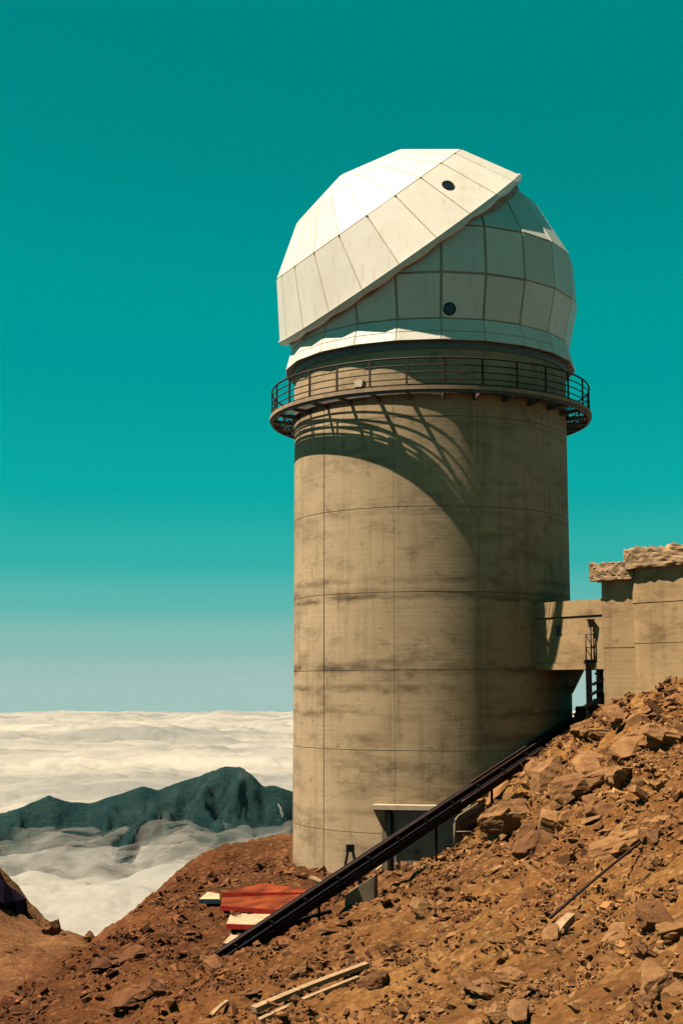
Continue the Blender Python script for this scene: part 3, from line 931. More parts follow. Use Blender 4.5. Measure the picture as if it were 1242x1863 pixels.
annex = empty('annex_building', (bs + bd * (tE + 2)).xyz - UZ * 2, label='rough sandy concrete building with rubble topped roof slabs, right edge', cat='building')
def slab_rough(name, poly, z0, z1, parent, amp=.06):
    """roof slab with a broken stony edge"""
    bm = bmesh.new()
    vb = [bm.verts.new((p.x, p.y, z0)) for p in poly]
    f = bm.faces.new(vb)
    r = bmesh.ops.extrude_face_region(bm, geom=[f])
    for e in r['geom']:
        if isinstance(e, bmesh.types.BMVert): e.co.z = z1
    bmesh.ops.recalc_face_normals(bm, faces=bm.faces)
    bmesh.ops.triangulate(bm, faces=bm.faces)
    for _ in range(5):
        es = [e for e in bm.edges if e.calc_length() > .16]
        if not es: break
        bmesh.ops.subdivide_edges(bm, edges=es, cuts=1)
        bmesh.ops.triangulate(bm, faces=bm.faces)
    for v in bm.verts:
        n1 = noise2(np.array([v.co.x * 3 + v.co.z * 2]), np.array([v.co.y * 3 + v.co.z * 3]))[0]
        n2 = noise2(np.array([v.co.x * 7 + v.co.z * 5]), np.array([v.co.y * 7 - v.co.z * 6]))[0]
        v.co += v.normal * (amp * (n1 + .7 * n2))
        if v.co.z > (z0 + z1) / 2: v.co.z += .10 * n1
    me = bpy.data.meshes.new(name); bm.to_mesh(me); bm.free()
    me.materials.append(M['capstone'])
    o = bpy.data.objects.new(name, me); link(o, parent)
    o.matrix_parent_inverse = Matrix.Translation(-Vector(parent.location))
    return o
# first block
s1 = bs + bd * tE + bn * .06
d1 = Vector((.78, -.625, 0)); n1_ = Vector((-.625, -.78, 0))
L1 = along(1165, s1, d1)
z1top = P(1100, 1056, s1.y).z
zj = P(1125, 1178, (s1 + d1).y).z
for z0, z1 in ((-4.5, zj - .012), (zj + .012, z1top)):
    wall_box('wall', 0, L1, z0, z1, 4.0, M['concrete_b'], annex, d1, n1_, s1, off=(0 if z0 < -4 else .015))
wall_box('wall_core', .02, L1, -4.5, z1top, 3.9, M['joint'], annex, d1, n1_, s1, off=-.03)
sl0 = P(1090, 1057, s1.y).z; sl1 = P(1090, 1027, s1.y).z
c0 = s1 - d1 * .32 + n1_ * .38
slab_rough('roof_slab', [c0, c0 + d1 * (L1 + .3), c0 + d1 * (L1 + .3) - n1_ * 4.4, c0 - n1_ * 4.4], sl0, sl1, annex)
# second block, standing forward with a rounded corner
s2 = s1 + d1 * along(1151, s1, d1) + n1_ * .25
d2 = Vector((.66, -.751, 0)); n2_ = Vector((-.751, -.66, 0))
def rounded_poly(s, d, n, L, depth, r, k=8, grow=0.0):
    s = s - d * grow + n * grow
    pts = []
    c = s + d * r - n * r
    for i in range(k + 1):
        t = math.pi / 2 * i / k
        pts.append(c - d * (r * math.cos(t)) + n * (r * math.sin(t)))
    pts += [s + d * L, s + d * L - n * depth, s - n * depth]
    return pts
def prism(poly, z0, z1):
    n = len(poly)
    return MB().add([(p.x, p.y, z0) for p in poly] + [(p.x, p.y, z1) for p in poly],
                    [tuple(reversed(range(n))), tuple(range(n, 2 * n))] + [(i, (i + 1) % n, (i + 1) % n + n, i + n) for i in range(n)])
zs = [-4.5, P(1190, 1170, (s2 + d2).y).z, P(1190, 1096, (s2 + d2).y).z, P(1155, 1022, s2.y).z]
for i in range(3):
    prism(rounded_poly(s2, d2, n2_, 7, 5, .55, grow=(.0, .012, .03)[i]), zs[i] + .01, zs[i + 1] - .01).build('wall', M['concrete_b'], annex)
prism(rounded_poly(s2 + d2 * .04 - n2_ * .04, d2, n2_, 6.9, 4.9, .5), -4.5, zs[3]).build('wall_core', M['joint'], annex)
slab_rough('roof_slab', rounded_poly(s2, d2, n2_, 7.3, 5.4, .8, grow=.30), P(1150, 1036, s2.y).z, P(1150, 1001, s2.y).z, annex)

# small steel stair landing with its lamp
lp = P(1083, 1200, 53.0)
def L_(px, py, Y=53.0): return P(px, py, Y)
landing = empty('stair_landing', P(1083, 1285, 53.0), label='small dark steel stair landing with railing beside the concrete building', cat='platform')
zf = L_(1083, 1203).z
def V(px, z, Y=53.0):
    p = P(px, 1200, Y); return Vector((p.x, Y, z))
MB().box((V(1065, 0).x / 2 + V(1099, 0).x / 2, 53.4, zf), (V(1099, 0).x - V(1065, 0).x, 0, 0), (0, .9, 0), (0, 0, .12)).build('platform_plate', M['dark_steel'], landing)
for px, Y in ((1068, 53.0), (1087, 53.0), (1071, 53.75), (1092, 53.75)):
    p = V(px, 0, Y); g = gz(p.x, p.y)
    MB().box((p.x, p.y, (zf + g) / 2 - .2), (.15, 0, 0), (0, .15, 0), (0, 0, zf - g + .3)).build('leg', M['dark_steel'], landing)
zr = L_(1083, 1154).z
for px, Y in ((1065.5, 52.95), (1080, 52.95), (1097, 52.95), (1065.5, 53.75)):
    p = V(px, 0, Y)
    MB().tube([(p.x, p.y, zf), (p.x, p.y, zr)], .026, 6).build('post', M['rail'], landing, smooth=True)
for f_ in (1.0, .5):
    z = zf + (zr - zf) * f_
    a, b_, c_ = V(1065.5, z, 52.95), V(1098, z, 52.95), V(1065.5, z, 53.75)
    MB().tube([c_, a, b_], .022, 6).build('hand_rail', M['rail'], landing, smooth=True)
for i in range(4):
    p0 = V(1100 - i * 2, zf - .35 - .42 * i, 53.3)
    MB().box(p0 + Vector((-.1 - .12 * i, 0, 0)), (.5, 0, .25), (0, .8, 0), (-.02, 0, .06)).build('step', M['dark_steel'], landing)
lampb = P(1074, 1160, 52.9)
lamp = empty('lamp_post', Vector((lampb.x, lampb.y, zf + .06)), label='thin post with a dark box lamp above the stair landing', cat='lamp')
z0 = P(1074, 1178, 52.9).z; z1 = P(1074, 1141, 52.9).z; z2 = P(1074, 1129, 52.9).z
MB().tube([(lampb.x, lampb.y, zf + .06), (lampb.x, lampb.y, z1)], .03, 6).build('pole', M['rail'], lamp, smooth=True)
MB().hexa([Vector((lampb.x + a * .08, lampb.y + b * .08, z1)) for a, b in ((-1, -1), (1, -1), (1, 1), (-1, 1))],
          [Vector((lampb.x + a * .11, lampb.y + b * .11, z2)) for a, b in ((-1, -1), (1, -1), (1, 1), (-1, 1))]).build('lamp_box', M['black'], lamp)
MB().box((lampb.x, lampb.y, z2 + .03), (.27, 0, 0), (0, .27, 0), (0, 0, .04)).build('lamp_cap', M['dark_steel'], lamp)

# ------------------------------------------------------------------ doorway at the tower's foot
da_ = math.radians(-9)
er = Vector((math.sin(da_), -math.cos(da_), 0)); et = Vector((math.cos(da_), math.sin(da_), 0))
dc = T(da_, 6.0, 0)
def D(u, o, z): 
    p = dc + et * u + er * o; return Vector((p.x, p.y, z))
zc = P(745, 1474, (dc + er * .8).y).z
zg = -8.2
shel = empty('door_shelter', D(0, 0, zg), label='grey steel doorway under a pale concrete canopy at the tower foot', cat='doorway')
MB().box(D(.15, .12, (zg + zc) / 2), et * 2.75, er * .5, UZ * (zc - zg)).build('door_panel', M['grey_door'], shel)
m = MB()
m.hexa([D(-1.72, -.3, zc), D(-1.72, .80, zc), D(2.0, .80, zc), D(2.0, -.3, zc)][::-1], [D(-1.72, -.3, zc + .14), D(-1.72, .80, zc + .17), D(2.0, .80, zc + .17), D(2.0, -.3, zc + .14)][::-1])
m.build('canopy', M['pale_metal'], shel)
MB().hexa([D(-1.36, -.1, zc - .75), D(-1.36, .40, zc - .75), D(-1.24, .40, zc - .75), D(-1.24, -.1, zc - .75)][::-1],
          [D(-1.68, -.1, zc - .004), D(-1.68, .70, zc - .004), D(-1.24, .70, zc - .004), D(-1.24, -.1, zc - .004)][::-1]).build('bracket', M['plinth'], shel)
MB().box(D(-1.27, .15, (zg + zc) / 2 - .38), et * .22, er * .56, UZ * (zc - zg - .76)).build('jamb', M['plinth'], shel)
MB().tube([D(-.98, .5, zg), D(-.98, .5, zc - .25), D(-1.02, .42, zc - .08), D(-1.2, .4, zc - .03)], .065, 8).build('downpipe', M['dark_steel'], shel, smooth=True)
# round cap on the panel
c = D(-.02, .385, P(743, 1555, 53.5).z); N = 16
MB().add([c + (et * math.cos(i * 2 * math.pi / N) + UZ * math.sin(i * 2 * math.pi / N)) * .13 for i in range(N)] + [c + er * .06 + (et * math.cos(i * 2 * math.pi / N) + UZ * math.sin(i * 2 * math.pi / N)) * .12 for i in range(N)],
         [tuple(reversed(range(N))), tuple(range(N, 2 * N))] + [(i, (i + 1) % N, (i + 1) % N + N, i + N) for i in range(N)]).build('round_vent', M['black'], shel)

hb = empty('meter_box', D(1.25, .6, P(805, 1556, 53).z), label='small dark box standing by the grey door', cat='box')
c = D(1.25, .62, P(805, 1548, 53).z)
MB().box(c, et * .34, er * .25, UZ * .30).build('case', M['black'], hb)
MB().box(c + UZ * .17, et * .38, er * .29, UZ * .04).build('lid', M['dark_steel'], hb)
c = D(1.62, .5, P(820, 1530, 53).z)
cyl = empty('gas_bottle', c - UZ * .3, label='dark upright bottle beside the wire guard frame', cat='bottle')
MB().tube([c - UZ * .45, c + UZ * .18, c + UZ * .27, c + UZ * .31], [.10, .10, .06, .03], 10).build('bottle_body', M['dark_steel'], cyl, smooth=True)
MB().tube([c + UZ * .31, c + UZ * .40], .035, 8).build('valve', M['pale_metal'], cyl, smooth=True)
hose = MB().tube([D(-1.0 + .09 * i, .75, P(745, 1560, 53).z + .22 - .012 * (i - 6) ** 2) for i in range(13)], .02, 6)
hose.build('cable_loop', M['dark_steel'], None, smooth=True, label='black cable arching over the rubble before the grey door', cat='cable')

# guard frame to the right of the doorway
gf = empty('guard_frame', P(850, 1535, 52.6), label='sandy tube guard frame with dark panels beside the doorway', cat='frame')
def G(px, py): return P(px, py, 52.6)
MB().tube([G(826, 1548), G(826, 1500), G(828, 1491), G(834, 1484), G(850, 1474), G(882, 1453)], .035, 8).build('frame_tube', M['plinth'], gf, smooth=True)
MB().tube([G(826, 1513), G(868, 1513)], .025, 6).build('cross_tube', M['plinth'], gf, smooth=True)
MB().tube([G(881, 1453), G(881, 1530)], .03, 6).build('frame_tube', M['plinth'], gf, smooth=True)
for y0, y1, yr in ((1488, 1511, 1462), (1515, 1546, 1515)):
    a, b_, c_, d_ = P(828, y1, 52.66), P(880, y1, 52.66), P(880, yr if y0 == 1488 else y0, 52.66), P(828, y0, 52.66)
    off = Vector((0, .02, 0))
    MB().add([a, b_, c_, d_, a + off, b_ + off, c_ + off, d_ + off], [(0, 1, 2, 3), (7, 6, 5, 4), (0, 4, 5, 1), (1, 5, 6, 2), (2, 6, 7, 3), (3, 7, 4, 0)]).build('mesh_panel', M['black'], gf)

# ------------------------------------------------------------------ conduit rack running down the slope
pa, pb = P(1046, 1316, 57.0), P(396, 1748, 43.4)
ctop = empty('conduit_rack', pb, label='long dark rack of steel conduits running diagonally down past the tower', cat='pipe rack')
dd = (pb - pa).normalized()
side = dd.cross(UZ).normalized(); upn = side.cross(dd).normalized()
if upn.z < 0: upn = -upn
vside = side if side.y < 0 else -side           # towards the camera
def C_(t, s, u): return pa.lerp(pb, t) + vside * s + upn * u
def duct(name, s, u, w, h, mat, t0=0.0, t1=1.0):
    n = 8
    m = MB()
    for i in range(n):
        a, b_ = t0 + (t1 - t0) * i / n, t0 + (t1 - t0) * (i + 1) / n - .0006
        ha = 1.0 if a < .8 else 1 - (a - .8) * 1.6
        hb_ = 1.0 if b_ < .8 else 1 - (b_ - .8) * 1.6
        m.hexa([C_(a, s - w / 2, u - h / 2 * ha), C_(b_, s - w / 2, u - h / 2 * hb_), C_(b_, s + w / 2, u - h / 2 * hb_), C_(a, s + w / 2, u - h / 2 * ha)],
               [C_(a, s - w / 2, u + h / 2 * ha), C_(b_, s - w / 2, u + h / 2 * hb_), C_(b_, s + w / 2, u + h / 2 * hb_), C_(a, s + w / 2, u + h / 2 * ha)])
    return m.build(name, mat, ctop)
duct('lower_duct', .14, -.14, .20, .25, M['dark_steel'])
duct('upper_duct', -.12, .11, .24, .22, M['dark_steel'])
duct('backing_channel', .02, -.03, .12, .36, M['dark_steel'])
MB().tube([C_(t / 20, .16, .04) for t in range(21)], .055, 8).build('conduit_pipe', M['dark_steel'], ctop, smooth=True)
MB().tube([C_(t / 20, .04, .24) for t in range(21)], .05, 8).build('conduit_pipe', M['rail'], ctop, smooth=True)
MB().tube([C_(t / 20 * .34, -.16, .27) for t in range(21)], .05, 8).build('conduit_pipe', M['rail'], ctop, smooth=True)
MB().tube([C_(t / 20 * .4, .22, .0) for t in range(21)], .045, 8).build('conduit_pipe', M['rail'], ctop, smooth=True)
for i in range(13):
    t = .03 + i * .078
    MB().box(C_(t, .03, -.02), dd * .03, vside * .44, upn * .46).build('clamp', M['dark_steel'], ctop)
for t in (.12, .30, .47, .78):
    p = C_(t, .05, -.3); g = gz(p.x, p.y)
    if p.z - g > .15:
        MB().box((p.x, p.y, (p.z + g) / 2 - .1), (.09, 0, 0), (0, .09, 0), (0, 0, p.z - g + .4)).build('support_leg', M['dark_steel'], ctop)

# plinth that carries it
def pl(px, py, Y): return P(px, py, Y)
f0, f1 = pl(627, 1630, 47.3), pl(680, 1594, 47.3)
zb_ = min(gz(f0.x, 47.3), gz(f1.x, 47.3)) - .6
depth = Vector((.15, .9, 0))
MB().hexa([Vector((f0.x, f0.y, zb_)), Vector((f1.x, f1.y, zb_)), Vector((f1.x, f1.y, zb_)) + depth, Vector((f0.x, f0.y, zb_)) + depth],
          [f0, f1, f1 + depth, f0 + depth]).build('concrete_plinth', M['plinth'], None, label='sloping topped concrete plinth under the dark conduit rack', cat='plinth')

# trestle behind it
tr = empty('trestle', P(637, 1600, 50.5), label='dark steel trestle standing behind the conduit rack', cat='trestle')
tt = P(637, 1543, 50.5)
MB().box(tt, (.30, 0, 0), (0, .25, 0), (0, 0, .24)).build('head_block', M['dark_steel'], tr)
for px, Y in ((615, 50.2), (658, 50.2), (617, 51.0), (661, 51.0)):
    b0 = P(px, 1606, Y); g = gz(b0.x, b0.y)
    MB().bar(tt + Vector((.08 if px > 637 else -.08, (Y - 50.6) * .2, -.08)), Vector((b0.x, Y, min(b0.z, g) - .1)), .09, .09, (0, 1, 0)).build('leg', M['dark_steel'], tr)

# ------------------------------------------------------------------ sheets, boards and timber lying about
def sheet(name, pix, thick, mat, label, cat, edge=None, group=None, lift=.05, ztilt=0.0):
    """a plate laid out on the ground from its corners"""
    pts = []
    for px, py in pix:
        h = hit(px, py); pts.append(h + UZ * lift)
    c = sum(pts, Vector()) / len(pts)
    # fit one plane so the plate is flat
    A_ = np.array([[p.x, p.y, 1] for p in pts]); bz = np.array([p.z for p in pts])
    co = np.linalg.lstsq(A_, bz, rcond=None)[0]
    co[:2] = np.clip(co[:2], -.25, .25); co[2] = c.z - co[0] * c.x - co[1] * c.y
    out = []
    for (px, py) in pix:
        r = P(px, py, 40.0); t = co[2] / (r.z - co[0] * r.x - co[1] * r.y); out.append(r * t)
    n = len(out)
    m = MB().add([p - UZ * thick for p in out] + out, [tuple(reversed(range(n))), tuple(range(n, 2 * n))] + [(i, (i + 1) % n, (i + 1) % n + n, i + n) for i in range(n)])
    return m, out, c
def plate(name, pix, thick, mat, edge_mat, label, lift=.05, group=None):
    m, out, c = sheet(name, pix, thick, mat, label, 'panel', lift=lift)
    root = empty(name, c - UZ * thick, label=label, cat='metal sheet', group=group)
    m.build('plate', mat, root)
    # folded lip along the front edge
    a, b_ = out[0], out[1]
    MB().hexa([a + Vector((0, -.05, -thick - .10)), b_ + Vector((0, -.05, -thick - .10)), b_ + Vector((0, -.004, -thick - .10)), a + Vector((0, -.004, -thick - .10))],
              [a + Vector((0, -.05, .01)), b_ + Vector((0, -.05, .01)), b_ + Vector((0, -.004, .01)), a + Vector((0, -.004, .01))]).build('lip', edge_mat, root)
    return root
plate('metal_sheet', [(401, 1648), (540, 1658), (556, 1626), (404, 1633)], .05, M['orange'], M['red'], 'orange red metal sheet lying between the red one and the cream one', .30)
plate('metal_sheet', [(404, 1624), (562, 1624), (556, 1618), (482, 1606)], .05, M['orange'], M['red'], 'rear red metal sheet with a low ridge, behind the orange one', .42)
plate('metal_sheet', [(412, 1681), (500, 1684), (516, 1664), (420, 1661)], .05, M['cream'], M['red'], 'cream topped sheet with a red edge at the front of the pile', .15)
plate('metal_sheet', [(362, 1636), (400, 1636), (399, 1626), (378, 1622)], .05, M['cream'], M['black'], 'small cream sheet on a dark block left of the red sheets', .30)
plate('metal_sheet', [(405, 1716), (450, 1720), (466, 1706), (420, 1700)], .05, M['cream'], M['rail'], 'dusty pale sheet half buried left of the conduit rack foot', .08)

def timber(name, p0, p1, w, h, mat, label, cat, lift=.05, taper=.8, group=None, y=None):
    a, b_ = hit(*p0), hit(*p1)
    a = a + UZ * lift; b_ = b_ + UZ * lift
    d = (b_ - a).normalized(); s = d.cross(UZ).normalized(); u = s.cross(d)
    m = MB(); n = 7; L = []
    for i in range(n):
        t = i / (n - 1); k = 1 + (taper - 1) * t + random.uniform(-.05, .05)
        c = a.lerp(b_, t) + u * math.sin(t * math.pi) * .03
        L.append([c - s * w * k / 2 - u * h * k / 2, c + s * w * k / 2 - u * h * k / 2, c + s * w * k * .46 + u * h * k / 2, c - s * w * k * .46 + u * h * k / 2])
    m.v = [tuple(p) for q_ in L for p in q_]
    for i in range(n - 1):
        for k in range(4):
            m.f.append((i * 4 + k, i * 4 + (k + 1) % 4, i * 4 + 4 + (k + 1) % 4, i * 4 + 4 + k))
    m.f += [(3, 2, 1, 0), tuple(4 * (n - 1) + k for k in range(4))]
    return m.build(name, mat, None, label=label, cat=cat, group=group)
timber('timber_plank', (462, 1852), (668, 1764), .30, .14, M['wood'], 'longer weathered timber plank lying on the scree, upper of the pair', 'plank', .10)
timber('timber_plank', (472, 1863), (652, 1785), .22, .10, M['wood'], 'shorter weathered timber plank lying on the scree, lower of the pair', 'plank', .06)
timber('timber_plank', (384, 1852), (414, 1826), .14, .06, M['wood'], 'short stub of timber left of the two long planks', 'plank', .05)
timber('steel_bar', (1000, 1682), (1164, 1546), .055, .055, M['rail'], 'long thin rusty bar lying on the slope at the right', 'bar', .12, .9)
timber('steel_beam', (500, 1700), (601, 1664), .16, .14, M['dark_steel'], 'short dark steel beam lying under the conduit rack', 'beam', .10, .95)
timber('timber_plank', (684, 1592), (712, 1576), .12, .06, M['wood'], 'pale board lying before the grey door by the plinth', 'plank', .18)
timber('timber_plank', (566, 1600), (588, 1611), .14, .10, M['wood'], 'pale broken log lying near the tower foot beside the trestle', 'plank', .08)
timber('timber_plank', (1012, 1282), (1100, 1262), .05, .05, M['wood'], 'slim stick lying on the rubble below the stair landing', 'plank', .10) if False else None
timber('timber_plank', (1007, 1707), (1040, 1672), .3, .14, M['wood'], 'broad reddish board end resting at the foot of the thin bar', 'plank', .06)

# ------------------------------------------------------------------ rocks
def cut_block(r, squash, cuts, bm=None, off=(0, 0, 0), scale=1.0):
    """a block broken along random planes"""
    b2 = bmesh.new()
    bmesh.ops.create_cube(b2, size=1.0)
    for _ in range(cuts):
        n = Vector((r.gauss(0, 1), r.gauss(0, 1), r.gauss(0, 1))).normalized()
        d = r.uniform(.26, .46)
        res = bmesh.ops.bisect_plane(b2, geom=b2.verts[:] + b2.edges[:] + b2.faces[:], plane_co=n * d, plane_no=n, clear_outer=True)
        es = [e for e in b2.edges if e.is_boundary]
        if es: bmesh.ops.holes_fill(b2, edges=es)
    rot = Matrix.Rotation(r.uniform(-.25, .25), 3, 'X') @ Matrix.Rotation(r.uniform(-.25, .25), 3, 'Y') @ Matrix.Rotation(r.uniform(0, 6.28), 3, 'Z')
    for v in b2.verts:
        c = Vector((v.co.x * squash[0], v.co.y * squash[1], v.co.z * squash[2]))
        v.co = (rot @ c) * scale + Vector(off)
    bmesh.ops.triangulate(b2, faces=b2.faces)
    bmesh.ops.recalc_face_normals(b2, faces=b2.faces)
    return b2
def hull_rock(npts, squash, seed, rough=0.0, sub=0):
    r = random.Random(seed)
    if not sub:
        return cut_block(r, squash, 6)
    out = bmesh.new()
    for k in range(4):
        off = (0, 0, 0) if k == 0 else (r.uniform(-.34, .34) * squash[0], r.uniform(-.3, .3), r.uniform(-.22, .16))
        p = cut_block(r, squash, 7, off=off, scale=1.0 if k == 0 else r.uniform(.45, .75))
        bmesh.ops.bevel(p, geom=p.edges[:], offset=.012, segments=1, affect='EDGES')
        bmesh.ops.triangulate(p, faces=p.faces)
        for _ in range(sub + 1):
            bmesh.ops.subdivide_edges(p, edges=[e for e in p.edges if e.calc_length() > .085], cuts=1)
            bmesh.ops.triangulate(p, faces=p.faces)
        p.normal_update()
        P3 = np.array([v.co[:] for v in p.verts])
        n1 = fbm(P3[:, 0] * 3 + seed, P3[:, 1] * 3 + P3[:, 2] * 4, 4)
        n2 = ridged(P3[:, 0] * 2.2 + seed, P3[:, 1] * 2 + P3[:, 2] * 5, 3) - 1
        strata = (np.floor(P3[:, 2] * 10 + .8 * n1 + .35 * P3[:, 0] * 10) % 2) * .02
        for v, a, b_, st in zip(p.verts, n1, n2, strata):
            v.co += v.normal * float(a * rough * .45 + min(0.0, b_) * .012 + st * .6)
        me_ = bpy.data.meshes.new('tmp'); p.to_mesh(me_); p.free(); out.from_mesh(me_); bpy.data.meshes.remove(me_)
    return out

boulder_meshes = []
for i in range(9):
    bm = hull_rock(15 + i, ((1.25, 1, .75), (1.5, .8, .62), (1.05, 1.0, .95))[i % 3], 100 + i, .035, 2)
    me = bpy.data.meshes.new('boulder'); bm.to_mesh(me); bm.free(); me.materials.append(M['rock']); boulder_meshes.append(me)

def boulder(px, py, wpx, flat, rot, idx, label, sink=.25, hpx=None):
    h = hit(px, py + wpx * .18)
    s = wpx / (FPX / h.y)
    o = bpy.data.objects.new('boulder', boulder_meshes[idx % 9])
    COL.objects.link(o)
    hh = s * flat
    o.scale = (s, s * random.uniform(.7, .95), hh)
    slope = math.radians(-24)
    o.rotation_euler = (random.uniform(-.2, .2), slope + random.uniform(-.25, .25), rot)
    o.location = h + UZ * (hh * (.5 - sink) * .6)
    return setp(o, label=label, cat='rock', group='boulders on the slope')
B = [
    (925, 1500, 88, .95, .3, 2, 'biggest tan boulder of the outcrop, cut by a dark cleft'),
    (972, 1532, 82, .70, 1.2, 5, 'broad sunlit block right of the dark cleft in the outcrop'),
    (905, 1440, 60, .7, .8, 3, 'brown knob of rock on top of the outcrop beside the conduits'),
    (1010, 1490, 75, .8, 2.0, 7, 'rounded brown block behind the cleft boulder'),
    (1000, 1415, 70, .9, 2.6, 0, 'steep dark faced boulder at the head of the outcrop'),
    (1045, 1432, 85, .8, .5, 4, 'wide grey brown boulder with a shaded overhang'),
    (1095, 1465, 70, .6, 2.2, 1, 'reddish slab leaning right of the wide grey boulder'),
    (1070, 1390, 60, .8, 1.4, 6, 'sharp edged block above the wide grey boulder'),
    (1120, 1410, 50, .8, 4.0, 8, 'angular boulder uphill of the reddish slab'),
    (1160, 1345, 75, .55, .9, 1, 'flat dark slab half way up to the concrete building'),
    (1205, 1345, 60, .8, 2.9, 5, 'shadowed block near the right edge under the building'),
    (1120, 1300, 50, .7, 1.9, 3, 'greenish grey rock just below the concrete building'),
    (1085, 1330, 48, .6, 3.3, 7, 'pale slab on the crest below the stair landing'),
    (1060, 1325, 40, .7, 0.2, 2, 'small block on the crest next to the tower'),
    (1110, 1535, 80, .55, .7, 4, 'long brown rock in the middle of the right slope'),
    (1190, 1525, 45, .8, 2.1, 8, 'dark sided rock beside the upper end of the thin bar'),
    (1185, 1570, 30, .9, .1, 0, 'small dark block below the upper end of the thin bar'),
    (1005, 1700, 40, .9, 1.0, 6, 'squarish red brown rock at the lower end of the thin bar'),
    (1190, 1665, 70, .8, 1.7, 3, 'large pale rock at the right edge above the bare soil'),
    (1175, 1735, 36, .9, 2.7, 5, 'lone reddish stone below the large pale rock'),
    (1225, 1690, 46, .9, .6, 7, 'cracked rock touching the right edge of the picture'),
    (1205, 1800, 80, .95, 1.3, 2, 'upright rock throwing a dark shadow near the lower right corner'),
    (1130, 1700, 60, .45, 1.8, 1, 'long flat stone on the bare orange soil'),
    (935, 1780, 50, .7, .4, 8, 'dark red rock in the lower right scree'),
    (885, 1800, 55, .5, 2.4, 4, 'low dark slab left of the dark red rock'),
    (945, 1845, 55, .6, 1.1, 6, 'pale slanting rock at the lower edge of the picture'),
    (905, 1850, 36, .8, 3.0, 0, 'small pale block beside the slanting rock at the lower edge'),
    (545, 1768, 40, .8, .5, 3, 'pale rock over a dark hollow above the two planks'),
    (250, 1805, 75, .45, .9, 1, 'long tan slab on the lower left slope'),
    (290, 1795, 55, .5, 2.0, 5, 'flat pale slab right of the long tan one'),
    (385, 1752, 45, .8, 2.8, 7, 'reddish rock at the foot of the conduit rack'),
    (440, 1712, 50, .5, 1.5, 4, 'flat stone just left of the conduit rack foot'),
    (205, 1742, 60, .4, .6, 1, 'thin dark slab near the brink on the lower left'),
    (238, 1732, 55, .4, 1.0, 3, 'thin slab right of the dark one near the brink'),
    (765, 1655, 40, .8, 2.3, 6, 'knobbly dark rock in the scree below the doorway'),
    (680, 1790, 50, .6, .3, 8, 'tan rock right of the planks'),
    (740, 1580, 26, .8, 1.6, 2, 'pale lump in the rubble heap before the grey door'),
]
for b in B: boulder(*b[:7][:6], b[6]) if len(b) == 7 else None
# rocks standing on the spur
def spur_hit(px, py):
    Y = np.linspace(46, 88, 700)
    dx, dy = (px - 621.0) / FPX, (931.5 - py) / FPX
    ry, rz = CP - dy * SP, SP + dy * CP
    X, Z = dx * Y / ry, rz * Y / ry; g = spur_z(X, Y); k = np.argmax(Z <= g)
    return Vector((X[k], Y[k], g[k]))
M_SHADE_ROCK = simple('rock in painted shade', (.005, .0030, .009), .9, .4, 2.0)  # stands in for a shaded rock face; the shade is its colour
M_SHADE_ROCK.node_tree.nodes['Principled BSDF'].inputs['Specular IOR Level'].default_value = .02
def spur_rock(px, py, w, flat, idx, rot, label, mat=None):
    h = spur_hit(px, py); s = w / (FPX / h.y)
    me = boulder_meshes[idx]
    if mat: me = me.copy(); me.materials.clear(); me.materials.append(mat)
    o = bpy.data.objects.new('boulder', me); COL.objects.link(o)
    o.scale = (s, s * .8, s * flat); o.rotation_euler = (.1, -.2, rot); o.location = h + UZ * (s * flat * .15)
    setp(o, label=label, cat='rock', group='boulders on the spur')
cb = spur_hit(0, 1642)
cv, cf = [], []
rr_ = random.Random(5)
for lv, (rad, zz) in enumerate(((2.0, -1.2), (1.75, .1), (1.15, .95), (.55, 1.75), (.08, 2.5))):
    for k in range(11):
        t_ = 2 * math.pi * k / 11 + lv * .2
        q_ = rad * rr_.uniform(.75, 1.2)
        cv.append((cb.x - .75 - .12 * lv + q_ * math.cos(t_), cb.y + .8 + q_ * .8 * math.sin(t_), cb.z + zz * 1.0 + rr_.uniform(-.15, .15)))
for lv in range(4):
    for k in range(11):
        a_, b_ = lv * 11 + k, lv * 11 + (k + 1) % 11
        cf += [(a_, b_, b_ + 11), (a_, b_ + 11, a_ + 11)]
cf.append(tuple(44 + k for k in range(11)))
mesh_obj('boulder', cv, cf, M_SHADE_ROCK, None, label='pointed crag coloured dark as if in shade at the top of the left spur', cat='rock', group='boulders on the spur')
spur_rock(95, 1700, 26, 1.3, 2, .4, 'pointed dark rock on the skyline of the left spur')
spur_rock(165, 1712, 26, .9, 5, 1.4, 'dark rock at the low end of the spur skyline, left of two')
spur_rock(186, 1724, 28, .9, 7, 2.2, 'dark rock at the low end of the spur skyline, right of two')
spur_rock(106, 1768, 24, 1.1, 0, .9, 'bright yellow brown stone at the foot of the left spur')
spur_rock(14, 1733, 10, .8, 3, 2.9, 'small pale stone on the left spur, left of a pair')
spur_rock(26, 1727, 12, .8, 6, 1.9, 'small pale stone on the left spur, right of a pair')

